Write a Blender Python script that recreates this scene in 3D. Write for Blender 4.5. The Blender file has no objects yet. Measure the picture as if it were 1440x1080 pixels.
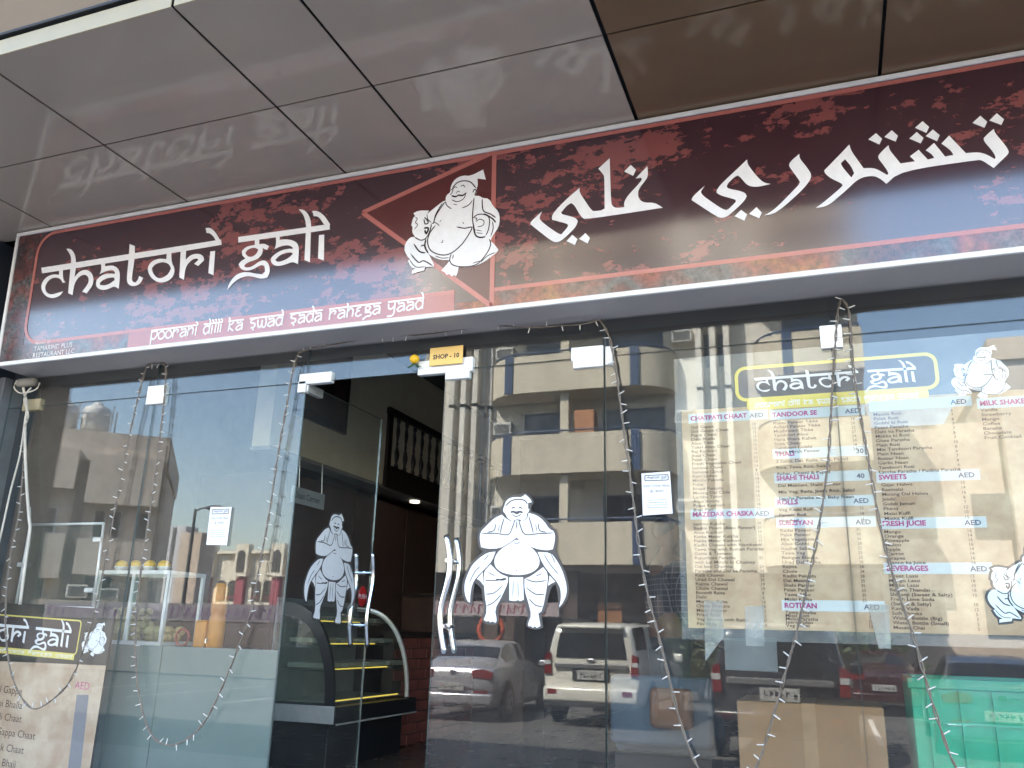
import bpy, bmesh, math, random
from mathutils import Vector, Matrix
R_ = math.radians
random.seed(7)
SC = bpy.context.scene
COL = SC.collection

# ------------------------------------------------------------------ camera
CAMR = ((0.93845968, 0.34438507, 0.02631249),      # camera right in world
        (-0.07456971, 0.27641085, -0.95814216),    # camera down
        (-0.33724291, 0.89721567, 0.28508113))     # camera forward
FPX = 1183.46
CAM = Vector((0.0, -4.0, 0.9))
cd = bpy.data.cameras.new('camera')
cam = bpy.data.objects.new('camera', cd); COL.objects.link(cam)
r, d, f = (Vector(v) for v in CAMR)
m3 = Matrix((r, -d, -f)).transposed()
cam.matrix_world = Matrix.Translation(CAM) @ m3.to_4x4()
cd.sensor_width = 36.0; cd.lens = 36.0 * FPX / 1440.0
cd.clip_start = 0.05; cd.clip_end = 2000
SC.camera = cam
# ------------------------------------------------------------------ light
SUN_AZ, SUN_EL = R_(-33), R_(47)          # azimuth from +Y towards +X
world = bpy.data.worlds.new('World'); SC.world = world; world.use_nodes = True
wn = world.node_tree; bg = wn.nodes['Background']
sky = wn.nodes.new('ShaderNodeTexSky'); sky.sky_type = 'NISHITA'; sky.sun_disc = False
sky.sun_elevation = SUN_EL; sky.sun_rotation = SUN_AZ
sky.air_density = 1.2; sky.dust_density = 1.2; sky.ozone_density = 1.0
wn.links.new(sky.outputs[0], bg.inputs[0]); bg.inputs[1].default_value = 0.105
sd = bpy.data.lights.new('sun', 'SUN'); sd.energy = 3.0; sd.angle = R_(0.55); sd.color = (1, 0.95, 0.86)
sun = bpy.data.objects.new('sun', sd); COL.objects.link(sun)
sdir = Vector((math.sin(SUN_AZ) * math.cos(SUN_EL), math.cos(SUN_AZ) * math.cos(SUN_EL), math.sin(SUN_EL)))
sun.rotation_euler = sdir.to_track_quat('Z', 'Y').to_euler()
SC.view_settings.view_transform = 'Standard'; SC.view_settings.look = 'None'
SC.view_settings.gamma = 1.0; SC.view_settings.use_curve_mapping = False
SC.view_settings.exposure = 3.7
SC.cycles.transparent_max_bounces = 24
SC.cycles.max_bounces = 10; SC.cycles.glossy_bounces = 5; SC.cycles.diffuse_bounces = 4

# ------------------------------------------------------------------ pixel helpers
def ray(x, y):
    c = ((x - 720) / FPX, (y - 540) / FPX, 1.0)
    return Vector([CAMR[0][i] * c[0] + CAMR[1][i] * c[1] + CAMR[2][i] * c[2] for i in range(3)])
def onY(x, y, Y):
    q = ray(x, y); return CAM + q * ((Y - CAM.y) / q.y)
def onX(x, y, X):
    q = ray(x, y); return CAM + q * ((X - CAM.x) / q.x)
def mir(x, y, D):                       # a thing seen mirrored in the glass plane y=0, D metres from the mirrored eye
    q = ray(x, y); p = CAM + q * (D / q.y); p.y = 4 - D; return p

# ------------------------------------------------------------------ materials
MATS = {}
def mat(name, color, rough=0.6, metal=0.0, spec=0.5, var=0.12, vscale=6.0, bump=0.0, bscale=60.0, color2=None, streak=False, coat=0.0):
    if name in MATS: return MATS[name]
    m = bpy.data.materials.new(name); m.use_nodes = True
    nt = m.node_tree; b = nt.nodes['Principled BSDF']
    b.inputs['Roughness'].default_value = rough; b.inputs['Metallic'].default_value = metal
    b.inputs['Specular IOR Level'].default_value = spec
    if coat: b.inputs['Coat Weight'].default_value = coat; b.inputs['Coat Roughness'].default_value = 0.05
    tc = nt.nodes.new('ShaderNodeTexCoord'); n = nt.nodes.new('ShaderNodeTexNoise')
    n.inputs['Scale'].default_value = vscale; n.inputs['Detail'].default_value = 6; n.inputs['Roughness'].default_value = 0.62
    if streak:
        mp = nt.nodes.new('ShaderNodeMapping'); mp.inputs['Scale'].default_value = (1, 1, 0.12)
        nt.links.new(tc.outputs['Object'], mp.inputs[0]); nt.links.new(mp.outputs[0], n.inputs['Vector'])
    else:
        nt.links.new(tc.outputs['Object'], n.inputs['Vector'])
    rp = nt.nodes.new('ShaderNodeValToRGB')
    c2 = color2 or [c * (1 - var * 2.2) for c in color]
    c1 = [min(1, c * (1 + var * 0.6)) for c in color] if not color2 else color
    rp.color_ramp.elements[0].position = 0.3; rp.color_ramp.elements[1].position = 0.68
    rp.color_ramp.elements[0].color = (*c2, 1); rp.color_ramp.elements[1].color = (*c1, 1)
    nt.links.new(n.outputs['Fac'], rp.inputs[0]); nt.links.new(rp.outputs[0], b.inputs['Base Color'])
    mr = nt.nodes.new('ShaderNodeMapRange'); mr.inputs['To Min'].default_value = max(0, rough - 0.06); mr.inputs['To Max'].default_value = min(1, rough + 0.08)
    nt.links.new(n.outputs['Fac'], mr.inputs[0]); nt.links.new(mr.outputs[0], b.inputs['Roughness'])
    if bump:
        n2 = nt.nodes.new('ShaderNodeTexNoise'); n2.inputs['Scale'].default_value = bscale; n2.inputs['Detail'].default_value = 4
        nt.links.new(tc.outputs['Object'], n2.inputs['Vector'])
        bp = nt.nodes.new('ShaderNodeBump'); bp.inputs['Strength'].default_value = bump; bp.inputs['Distance'].default_value = 0.02
        nt.links.new(n2.outputs['Fac'], bp.inputs['Height']); nt.links.new(bp.outputs[0], b.inputs['Normal'])
    MATS[name] = m; return m
def flat(name, color, rough=0.45, spec=0.4):       # printed ink
    return mat(name, color, rough=rough, spec=0.9 if rough < 0.2 else spec, var=0.03, vscale=30)
def emit(name, color, s):
    m = bpy.data.materials.new(name); m.use_nodes = True; b = m.node_tree.nodes['Principled BSDF']
    b.inputs['Base Color'].default_value = (*color, 1); b.inputs['Emission Color'].default_value = (*color, 1)
    b.inputs['Emission Strength'].default_value = s; return m
def glass(name, tint=(0.9, 0.95, 0.93), ior=1.75, wav=0.0, film=0.007):
    m = bpy.data.materials.new(name); m.use_nodes = True; nt = m.node_tree
    nt.nodes.remove(nt.nodes['Principled BSDF']); out = nt.nodes['Material Output']
    t = nt.nodes.new('ShaderNodeBsdfTransparent'); t.inputs[0].default_value = (*tint, 1)
    g = nt.nodes.new('ShaderNodeBsdfGlossy'); g.inputs['Roughness'].default_value = 0.0; g.inputs[0].default_value = (1, 1, 1, 1)
    f0 = ((ior - 1) / (ior + 1)) ** 2                 # Schlick, same on both faces of the sheet
    ge = nt.nodes.new('ShaderNodeNewGeometry'); dp = nt.nodes.new('ShaderNodeVectorMath'); dp.operation = 'DOT_PRODUCT'
    nt.links.new(ge.outputs['Incoming'], dp.inputs[0]); nt.links.new(ge.outputs['Normal'], dp.inputs[1])
    def mth(op, a, b=None, c=None):
        k = nt.nodes.new('ShaderNodeMath'); k.operation = op
        for i, q in enumerate((a, b, c)):
            if q is None: continue
            if isinstance(q, (int, float)): k.inputs[i].default_value = q
            else: nt.links.new(q, k.inputs[i])
        return k.outputs[0]
    sch = mth('MULTIPLY_ADD', mth('POWER', mth('SUBTRACT', 1.0, mth('ABSOLUTE', dp.outputs['Value'])), 5.0), 1 - f0, f0)
    mx = nt.nodes.new('ShaderNodeMixShader')
    src = t.outputs[0]
    # faint dust film, strengthened to stand in for veiling haze over the glass
    df = nt.nodes.new('ShaderNodeBsdfDiffuse'); df.inputs[0].default_value = (0.75, 0.76, 0.75, 1)
    n = nt.nodes.new('ShaderNodeTexNoise'); n.inputs['Scale'].default_value = 2.2; n.inputs['Detail'].default_value = 9; n.inputs['Roughness'].default_value = 0.7
    tc = nt.nodes.new('ShaderNodeTexCoord'); nt.links.new(tc.outputs['Object'], n.inputs['Vector'])
    mr = nt.nodes.new('ShaderNodeMapRange'); mr.inputs['From Min'].default_value = 0.35; mr.inputs['From Max'].default_value = 0.8
    mr.inputs['To Min'].default_value = (film or 0.004); mr.inputs['To Max'].default_value = (film or 0.004) * 4
    nt.links.new(n.outputs['Fac'], mr.inputs[0])
    m2 = nt.nodes.new('ShaderNodeMixShader'); nt.links.new(mr.outputs[0], m2.inputs[0]); nt.links.new(src, m2.inputs[1]); nt.links.new(df.outputs[0], m2.inputs[2])
    nt.links.new(sch, mx.inputs[0]); nt.links.new(m2.outputs[0], mx.inputs[1]); nt.links.new(g.outputs[0], mx.inputs[2])
    if wav:
        n2 = nt.nodes.new('ShaderNodeTexNoise'); n2.inputs['Scale'].default_value = 1.3; n2.inputs['Detail'].default_value = 1
        nt.links.new(tc.outputs['Object'], n2.inputs['Vector'])
        bp = nt.nodes.new('ShaderNodeBump'); bp.inputs['Strength'].default_value = 1.0; bp.inputs['Distance'].default_value = wav
        nt.links.new(n2.outputs['Fac'], bp.inputs['Height']); nt.links.new(bp.outputs[0], g.inputs['Normal'])
    nt.links.new(mx.outputs[0], out.inputs[0]); return m

# ------------------------------------------------------------------ object helpers
def tag(o, label=None, cat=None, group=None, kind=None):
    if label: o['label'] = label
    if cat: o['category'] = cat
    if group: o['group'] = group
    if kind: o['kind'] = kind
    return o
def empty(name, loc=(0, 0, 0), rz=0.0, label=None, cat=None, group=None):
    o = bpy.data.objects.new(name, None); COL.objects.link(o); o.location = loc; o.rotation_euler = (0, 0, rz)
    o.empty_display_size = 0.1
    return tag(o, label, cat, group)
def link(name, me, m=None, parent=None, smooth=False):
    o = bpy.data.objects.new(name, me); COL.objects.link(o)
    if m is not None:
        me.materials.clear(); me.materials.append(m)
    if parent: o.parent = parent
    if smooth: me.shade_smooth()
    return o
class MB:
    def __init__(s): s.v = []; s.f = []
    def add(s, vs, fs):
        k = len(s.v); s.v += [tuple(v) for v in vs]; s.f += [tuple(i + k for i in q) for q in fs]; return s
    def box(s, x0, x1, y0, y1, z0, z1, b=0.0):
        if b <= 0 or min(x1 - x0, y1 - y0, z1 - z0) < 2.2 * b:
            return s.add([(x0, y0, z0), (x1, y0, z0), (x1, y1, z0), (x0, y1, z0), (x0, y0, z1), (x1, y0, z1), (x1, y1, z1), (x0, y1, z1)],
                         [(0, 3, 2, 1), (4, 5, 6, 7), (0, 1, 5, 4), (1, 2, 6, 5), (2, 3, 7, 6), (3, 0, 4, 7)])
        bm = bmesh.new(); bmesh.ops.create_cube(bm, size=1)
        for v in bm.verts:
            v.co = Vector(((x0 + x1) / 2 + v.co.x * (x1 - x0), (y0 + y1) / 2 + v.co.y * (y1 - y0), (z0 + z1) / 2 + v.co.z * (z1 - z0)))
        bmesh.ops.bevel(bm, geom=bm.edges[:], offset=b, segments=2, affect='EDGES', profile=0.5)
        bm.verts.index_update()
        s.add([v.co[:] for v in bm.verts], [[v.index for v in q.verts] for q in bm.faces]); bm.free(); return s
    def tube(s, path, r, n=8, cap=True):
        path = [Vector(p) for p in path]; k = len(s.v); L = len(path)
        rs = r if isinstance(r, (list, tuple)) else [r] * L
        up = Vector((0, 0, 1))
        for i, p in enumerate(path):
            t = (path[min(i + 1, L - 1)] - path[max(i - 1, 0)]).normalized()
            a = t.cross(up if abs(t.dot(up)) < 0.95 else Vector((1, 0, 0))).normalized(); b = t.cross(a)
            for j in range(n):
                q = 2 * math.pi * j / n; s.v.append(tuple(p + (a * math.cos(q) + b * math.sin(q)) * rs[i]))
        for i in range(L - 1):
            for j in range(n):
                s.f.append((k + i * n + j, k + i * n + (j + 1) % n, k + (i + 1) * n + (j + 1) % n, k + (i + 1) * n + j))
        if cap:
            s.f.append(tuple(k + j for j in range(n))[::-1]); s.f.append(tuple(k + (L - 1) * n + j for j in range(n)))
        return s
    def lathe(s, prof, c=(0, 0, 0), n=16):
        k = len(s.v)
        for (r, z) in prof:
            for j in range(n):
                q = 2 * math.pi * j / n; s.v.append((c[0] + r * math.cos(q), c[1] + r * math.sin(q), c[2] + z))
        for i in range(len(prof) - 1):
            for j in range(n):
                s.f.append((k + i * n + j, k + i * n + (j + 1) % n, k + (i + 1) * n + (j + 1) % n, k + (i + 1) * n + j))
        s.f.append(tuple(k + j for j in range(n))[::-1]); s.f.append(tuple(k + (len(prof) - 1) * n + j for j in range(n)))
        return s
    def ball(s, c, r, n=8, sq=(1, 1, 1)):
        prof = [(r * math.sin(math.pi * i / n) if 0 < i < n else 1e-4, -r * math.cos(math.pi * i / n)) for i in range(n + 1)]
        k = len(s.v); s.lathe(prof, (0, 0, 0), n + 2)
        for i in range(k, len(s.v)):
            v = s.v[i]; s.v[i] = (c[0] + v[0] * sq[0], c[1] + v[1] * sq[1], c[2] + v[2] * sq[2])
        return s
    def prism(s, pts, a, b, axis='y'):          # 2D polygon extruded a..b along axis; pts in the other two axes order
        def P(u, v, w): return {'y': (u, w, v), 'x': (w, u, v), 'z': (u, v, w)}[axis]
        n = len(pts); k = len(s.v)
        s.v += [P(u, v, a) for u, v in pts] + [P(u, v, b) for u, v in pts]
        s.f.append(tuple(range(k, k + n))); s.f.append(tuple(range(k + 2 * n - 1, k + n - 1, -1)))
        for i in range(n): s.f.append((k + i, k + n + i, k + n + (i + 1) % n, k + (i + 1) % n))
        return s
    def strip(s, pts, w, y, taper=True):        # flat inked line in the XZ plane facing -y
        n = len(pts); L = []
        for i, p in enumerate(pts):
            a = pts[max(i - 1, 0)]; b = pts[min(i + 1, n - 1)]
            dx, dz = b[0] - a[0], b[1] - a[1]; l = math.hypot(dx, dz) or 1
            k = w / 2
            if taper and n > 2 and (i == 0 or i == n - 1): k *= 0.25
            L.append(((p[0] - dz / l * k, y, p[1] + dx / l * k), (p[0] + dz / l * k, y, p[1] - dx / l * k)))
        k0 = len(s.v)
        for a, b in L: s.v += [a, b]
        for i in range(n - 1): s.f.append((k0 + 2 * i, k0 + 2 * i + 1, k0 + 2 * i + 3, k0 + 2 * i + 2))
        return s
    def mesh(s, name='mesh'):
        me = bpy.data.meshes.new(name); me.from_pydata(s.v, [], s.f)
        bm = bmesh.new(); bm.from_mesh(me); bmesh.ops.recalc_face_normals(bm, faces=bm.faces[:]); bm.to_mesh(me); bm.free()
        me.update(); return me
    def build(s, name, m, parent=None, smooth=False):
        return link(name, s.mesh(name), m, parent, smooth)
def B(name, m, parent, x0, x1, y0, y1, z0, z1, b=0.0, smooth=False):
    return MB().box(x0, x1, y0, y1, z0, z1, b).build(name, m, parent, smooth)
def struct(o): o['kind'] = 'structure'; return o

def soften(pts, it=2, lim=50):
    for _ in range(it):
        out = []; n = len(pts)
        for i in range(n):
            a, p, b = Vector(pts[i - 1]), Vector(pts[i]), Vector(pts[(i + 1) % n])
            u, v = p - a, b - p
            if u.length < 1e-9 or v.length < 1e-9: continue
            if math.degrees(u.angle(v)) > lim: out.append(tuple(p))
            else: out.append(tuple(p - u * 0.25)); out.append(tuple(p + v * 0.25))
        pts = out
    return pts
def smooth_line(pts, k=4):
    out = []; n = len(pts)
    for i in range(n - 1):
        p0, p1, p2, p3 = (Vector(pts[max(i - 1, 0)]), Vector(pts[i]), Vector(pts[i + 1]), Vector(pts[min(i + 2, n - 1)]))
        for j in range(k):
            t = j / k
            out.append(tuple(0.5 * ((2 * p1) + (p2 - p0) * t + (2 * p0 - 5 * p1 + 4 * p2 - p3) * t * t + (3 * p1 - p0 - 3 * p2 + p3) * t ** 3)))
    out.append(tuple(pts[-1])); return out
def fill(loops, y, thick=0.0):
    """flat filled outline in the XZ plane at depth y (facing -y); loops may hold holes"""
    cu = bpy.data.curves.new('outline', 'CURVE'); cu.dimensions = '2D'; cu.fill_mode = 'BOTH' if thick else 'FRONT'; cu.extrude = thick / 2
    for lp in loops:
        sp = cu.splines.new('POLY'); sp.points.add(len(lp) - 1); sp.use_cyclic_u = True
        for p, q in zip(sp.points, lp): p.co = (q[0], q[1], 0, 1)
    o = bpy.data.objects.new('outline', cu)
    me = bpy.data.meshes.new_from_object(o)
    bpy.data.objects.remove(o); bpy.data.curves.remove(cu)
    for v in me.vertices:
        u, w, t = v.co; v.co = (u, y - t, w)
    return me
def text_mesh(body, size, y=0.0, align='LEFT', line=1.0, bold=0.0, xs=1.0):
    cu = bpy.data.curves.new('text', 'FONT'); cu.body = body; cu.size = size; cu.align_x = align; cu.space_line = line
    cu.resolution_u = 2; cu.offset = bold; cu.fill_mode = 'FRONT'
    o = bpy.data.objects.new('text', cu)
    me = bpy.data.meshes.new_from_object(o)
    bpy.data.objects.remove(o); bpy.data.curves.remove(cu)
    for v in me.vertices:
        u, w, t = v.co; v.co = (u * xs, y, w)
    return me
def join_me(mes, name):
    b = MB()
    for me in mes: b.add([v.co[:] for v in me.vertices], [tuple(p.vertices) for p in me.polygons])
    me = bpy.data.meshes.new(name); me.from_pydata(b.v, [], b.f); me.update(); return me
def rrect(x0, x1, z0, z1, r, n=5):
    out = []
    for cx, cz, a in ((x1 - r, z1 - r, 0), (x0 + r, z1 - r, 90), (x0 + r, z0 + r, 180), (x1 - r, z0 + r, 270)):
        for i in range(n + 1):
            q = R_(a + 90 * i / n); out.append((cx + r * math.cos(q), cz + r * math.sin(q)))
    return out

# ================================================================== SETTING
M_ASPH = mat('asphalt', (0.105, 0.098, 0.09), 0.85, var=0.22, vscale=1.4, bump=0.3, bscale=90)
M_PAVE = mat('paving', (0.30, 0.27, 0.24), 0.75, var=0.15, vscale=3, bump=0.2)
M_DARKWALL = mat('navy_cladding', (0.028, 0.034, 0.045), 0.3, spec=0.5, var=0.1)
M_GREYPANEL = mat('grey_composite_panel', (0.425, 0.35, 0.285), 0.075, spec=0.5, var=0.03, vscale=1.2)
M_BROWNPANEL = mat('brown_composite_panel', (0.19, 0.118, 0.068), 0.12, spec=0.36, var=0.04, vscale=1.2)
M_CREAM = mat('cream_panel', (0.30, 0.245, 0.14), 0.5, var=0.04)
M_DARK = mat('dark_gap', (0.02, 0.02, 0.022), 0.8)
M_ALU = mat('white_aluminium', (0.72, 0.71, 0.69), 0.35, spec=0.5, var=0.06, vscale=12)
M_UNDER = mat('grey_composite_underside', (0.47, 0.43, 0.42), 0.22, var=0.05, vscale=2)
ROAD = -0.7
struct(B('road', M_ASPH, None, -260, 200, -240, -5.0, ROAD - 0.3, ROAD))
pv = struct(B('pavement', M_PAVE, None, -60, 40, -4.86, 0.3, -0.9, -0.55))
kerb_m = mat('kerb_concrete', (0.4, 0.39, 0.37), 0.8, bump=0.2)
struct(B('kerb', kerb_m, None, -60, 40, -5.0, -4.86, -0.9, -0.56, 0.01))
for i in range(3):
    struct(B('entrance_step', mat('step_stone', (0.33, 0.29, 0.26), 0.4), None, -5.2, 3.5, -0.95 + 0.3 * i, -0.652 + 0.3 * i - (0.0 if i < 2 else 0.05), -0.549, -0.412 + 0.137 * i))
struct(B('shop_floor', mat('floor_tile', (0.10, 0.075, 0.06), 0.25), None, -5.2, 3.6, -0.1, 7.0, -0.5, 0.0))
# parking bay lines on the road
for i in range(9):
    struct(B('bay_line', mat('road_paint', (0.62, 0.6, 0.55), 0.7, var=0.2, vscale=20), None, -18 + i * 2.65, -17.9 + i * 2.65, -17.5, -12.2, ROAD + 0.0005, ROAD + 0.005))

# ---- canopy soffit: separate composite panels with open joints
soff = struct(empty('canopy_soffit', (0, 0, 3.43)))
ZS = 3.43
JX = [-10.5, -9.37, -8.24, -7.08, -5.86, -4.71, -3.585, -2.455, -1.905, -0.75, 0.39, 1.53, 2.67, 3.81, 4.95, 6.1]
JY = [-1.717, -0.97, -0.22]
def panel(x0, x1, y0, y1, z0, z1, m):
    o = B('soffit_panel', m, None, x0, x1, y0, y1, z0, z1, 0.003); o.parent = soff; o.matrix_parent_inverse = Matrix.Translation((0, 0, -3.43)); return o
for i in range(len(JX) - 1):
    m = M_GREYPANEL if JX[i] < -0.8 else M_BROWNPANEL
    ga = 0.010 if abs(JX[i] + 0.75) < 0.01 else 0.008
    gb = 0.010 if abs(JX[i + 1] + 0.75) < 0.01 else 0.008
    for j in range(2):
        panel(JX[i] + ga, JX[i + 1] - gb, JY[j] + (0.0055 if j else 0.0), JY[j + 1] - (0.0055 if j == 0 else 0), ZS, ZS + 0.006, m)
    o = B('riser_panel', M_CREAM if JX[i] < -0.8 else M_BROWNPANEL, None, JX[i] + ga, JX[i + 1] - gb, -1.7215, -1.7155, ZS + 0.001, ZS + 0.088, 0.002)
    o.parent = soff; o.matrix_parent_inverse = Matrix.Translation((0, 0, -3.43))
bk = B('backing', M_DARK, None, -10.5, 6.1, -1.70, 0.0, ZS + 0.03, ZS + 0.1); bk.parent = soff; bk.matrix_parent_inverse = Matrix.Translation((0, 0, -3.43))
bk = B('edge_flashing', M_DARK, None, -10.5, 6.1, -1.735, -0.31, ZS + 0.101, ZS + 0.118, 0.003); bk.parent = soff; bk.matrix_parent_inverse = Matrix.Translation((0, 0, -3.43))

# ---- the block the shop stands in (upper storeys keep the sun off the street)
blk = empty('shop_block', (0, 0, 3.7), label='brown grey upper wall of the block above the canopy, top left corner', cat='building')
def pb(name, m, *a, **k):
    o = B(name, m, None, *a, **k); o.parent = blk; o.matrix_parent_inverse = Matrix.Translation((0, 0, -3.7)); return o
M_BLK = mat('block_render', (0.42, 0.38, 0.33), 0.8, var=0.1, streak=True)
pb('upper_wall', mat('grey_wall_cladding', (0.17, 0.125, 0.085), 0.9, spec=0.1, var=0.04, vscale=0.8), -30, 26, -0.3, 13, 3.62, 10.4)
for i in range(20): pb('wall_joint', M_DARK, -24.2 + i * 2.3, -24.188 + i * 2.3, -0.303, -0.299, 3.63, 10.3)
pb('rear_wall', M_BLK, -30, 26, 7.2, 13, -0.5, 3.6)
pb('side_wall', M_BLK, -30, -6.3, -0.1, 7.19, -0.549, 3.6)
pb('side_wall', M_BLK, 3.75, 26, -0.1, 7.19, -0.549, 3.6)
for i in range(12):
    for j in range(2):
        pb('window', mat('block_window', (0.03, 0.04, 0.05), 0.1), -25.9 + i * 4.4, -23.9 + i * 4.4, -0.34, -0.302, 5.2 + j * 3.5, 6.8 + j * 3.5)
# column carrying the canopy, brown clad
cl = empty('canopy_column', (-6.8, -1.45, -0.55), label='brown clad column under the canopy edge, mirrored at the far left of the glass', cat='column')
M_COLM = mat('brown_cladding', (0.30, 0.18, 0.115), 0.45, var=0.06)
def pc(name, m, *a, **k):
    o = B(name, m, None, *a, **k); o.parent = cl; o.matrix_parent_inverse = Matrix.Translation((6.8, 1.45, 0.55)); return o
pc('shaft', M_COLM, -7.03, -6.56, -1.68, -1.24, -0.5, 3.425, 0.01)
pc('base', M_DARK, -7.05, -6.54, -1.70, -1.22, -0.549, -0.42, 0.01)
for z in (0.75, 2.05): pc('joint', M_DARK, -7.033, -6.557, -1.683, -1.237, z, z + 0.012)

# ---- navy pilaster left of the shopfront, jamb
pil = empty('navy_pilaster', (-5.7, 0, -0.55), label='dark navy clad pilaster at the left end of the shopfront', cat='pilaster')
o = B('cladding', M_DARKWALL, None, -6.3, -5.215, -0.262, 0.25, -0.549, 3.42, 0.006); o.parent = pil; o.matrix_parent_inverse = Matrix.Translation((5.7, 0, 0.55))
o = B('jamb', mat('jamb_grey', (0.14, 0.145, 0.155), 0.35), None, -5.213, -5.165, -0.06, 0.1, 0.0, 2.487, 0.004); o.parent = pil; o.matrix_parent_inverse = Matrix.Translation((5.7, 0, 0.55))
# ---- room
M_IWALL = mat('cream_interior_paint', (0.62, 0.55, 0.40), 0.7, var=0.05)
M_IDARK = mat('brown_interior_paint', (0.07, 0.038, 0.03), 0.6, var=0.15)
struct(B('wall_back', M_IDARK, None, -5.2, 3.6, 6.8, 7.0, 0.0, 3.5))
struct(B('wall_left', mat('left_interior_paint', (0.16, 0.12, 0.09), 0.7), None, -5.4, -5.2, 0.26, 6.99, 0.0, 3.5))
struct(B('wall_right', M_IDARK, None, 3.5, 3.7, -0.05, 6.99, 0.0, 3.5))
struct(B('ceiling', mat('ceiling_brown', (0.085, 0.07, 0.06), 0.7), None, -5.39, 3.69, 0.22, 6.99, 3.5, 3.6))
struct(B('wall_head', M_DARKWALL, None, -5.2, 3.7, 0.03, 0.215, 2.492, 3.6))
struct(B('sill', mat('sill_stone', (0.2, 0.18, 0.17), 0.4), None, -5.16, 3.5, -0.045, 0.06, 0.001, 0.03))

# ================================================================== STREET OPPOSITE (seen mirrored)
M_BEIGE = mat('beige_render', (0.60, 0.535, 0.415), 0.85, var=0.09, vscale=2.2, streak=True)
M_BEIGE2 = mat('pale_render', (0.66, 0.62, 0.54), 0.85, var=0.08, vscale=2.0, streak=True)
M_BLUE = mat('blue_paint', (0.035, 0.07, 0.15), 0.45, var=0.12)
M_WGLASS = mat('dark_window_glass', (0.02, 0.026, 0.034), 0.08, spec=0.6, var=0.1)
M_SHADE = mat('shaded_shopfront', (0.07, 0.048, 0.038), 0.5, var=0.2, vscale=2)  # dark brown carries the shade of the recessed ground floor in its colour
def rooted(root):
    inv = Matrix.Translation(-Vector(root.location))
    def p(o): o.parent = root; o.matrix_parent_inverse = inv; return o
    return p
apt = empty('apartment_building', (-6.5, -29, ROAD), label='cream apartment block with curved balconies and blue bars, mirrored in the glass door', cat='building')
PA = rooted(apt)
YW = -24.5
PA(B('wall', M_BEIGE2, None, -14.4, 1.5, -36, YW, 3.0, 15.4))
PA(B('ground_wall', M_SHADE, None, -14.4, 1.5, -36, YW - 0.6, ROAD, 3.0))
PA(B('parapet', M_BEIGE, None, -14.5, 1.6, YW - 0.3, YW + 0.25, 15.4, 16.2))
BOT = [3.15, 6.20, 9.12, 12.05]
def balcony(xa, xb, zb, left=True, right=True, h=1.36):
    """curved ended parapet + slab; outer edge in plan"""
    yf, yw = -23.0, YW + 0.02
    plan = []
    if left:
        for i in range(11):
            q = math.pi / 2 * i / 10; plan.append((xa + 1.5 * (1 - math.cos(q)), yw + (yf - yw) * math.sin(q)))
    else: plan += [(xa, yw), (xa, yf)]
    n = 5; x0 = plan[-1][0]; x1 = xb - (1.5 if right else 0)
    for i in range(1, n + 1): plan.append((x0 + (x1 - x0) * i / n, yf))
    if right:
        for i in range(1, 11):
            q = math.pi / 2 * (1 - i / 10); plan.append((xb - 1.5 * (1 - math.cos(q)), yw + (yf - yw) * math.sin(q)))
    else: plan.append((xb, yw))
    me = MB().prism(plan, zb, zb + 0.16, 'z').build('balcony_slab', M_BEIGE, None); PA(me)
    w = MB(); t = 0.14; k = 0
    inner = []
    for i, p in enumerate(plan):
        a = Vector(plan[max(i - 1, 0)]); b = Vector(plan[min(i + 1, len(plan) - 1)]); d = (b - a).normalized(); nrm = Vector((d.y, -d.x))
        inner.append((p[0] + nrm.x * t, p[1] + nrm.y * t))
    n = len(plan)
    vs = [(p[0], p[1], zb + 0.003) for p in plan] + [(p[0], p[1], zb + h) for p in plan] + [(p[0], p[1], zb + h) for p in inner] + [(p[0], p[1], zb + 0.003) for p in inner]
    # push outer skin 4 mm proud of the slab edge
    for i in range(n):
        o_ = Vector(plan[i]) - (Vector(inner[i]) - Vector(plan[i])) * 0.03
        vs[i] = (o_.x, o_.y, zb - 0.01); vs[n + i] = (o_.x, o_.y, zb + h)
    fs = []
    for i in range(n - 1):
        for a in range(3): fs.append((a * n + i, a * n + i + 1, (a + 1) * n + i + 1, (a + 1) * n + i))
    w.add(vs, fs); PA(w.build('balcony_parapet', M_BEIGE, None))
    # blue rail on the parapet
    rp = [(p[0] + (q[0] - p[0]) * 0.5, p[1] + (q[1] - p[1]) * 0.5, zb + h + 0.13) for p, q in zip(plan, inner)]
    r_ = MB().tube(rp, 0.032, 6)
    for i in range(0, n, 3): r_.tube([rp[i], (rp[i][0], rp[i][1], zb + h - 0.01)], 0.02, 5)
    PA(r_.build('handrail', M_BLUE, None))
def bluebar(x, zb, h=1.36):
    b = MB()
    for k in (-1, 0, 1): b.box(x + k * 0.1 - 0.04, x + k * 0.1 + 0.04, -23.0, -22.955, zb - 0.02, zb + h + 0.02)
    b.box(x - 0.15, x + 0.15, -23.0, -22.975, zb - 0.018, zb + h + 0.018)
    PA(b.build('blue_bar', M_BLUE, None))
def window(x0, x1, z0, z1, y, fm, root=PA, div=2, gm=None):
    f_ = MB(); t = 0.06
    f_.box(x0, x1, y, y + 0.06, z0, z0 + t).box(x0, x1, y, y + 0.06, z1 - t, z1)
    for i in range(div + 1):
        xx = x0 + (x1 - x0 - t) * i / div; f_.box(xx, xx + t, y, y + 0.062, z0 + 0.002, z1 - 0.002)
    o = f_.build('window_frame', fm, None); root(o)
    root(B('window_pane', gm or M_WGLASS, None, x0 + 0.02, x1 - 0.02, y + 0.005, y + 0.025, z0 + 0.02, z1 - 0.02))
M_ACW = mat('ac_casing', (0.55, 0.54, 0.5), 0.5, var=0.12)
M_ACG = mat('ac_grille', (0.10, 0.10, 0.10), 0.6)
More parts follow.
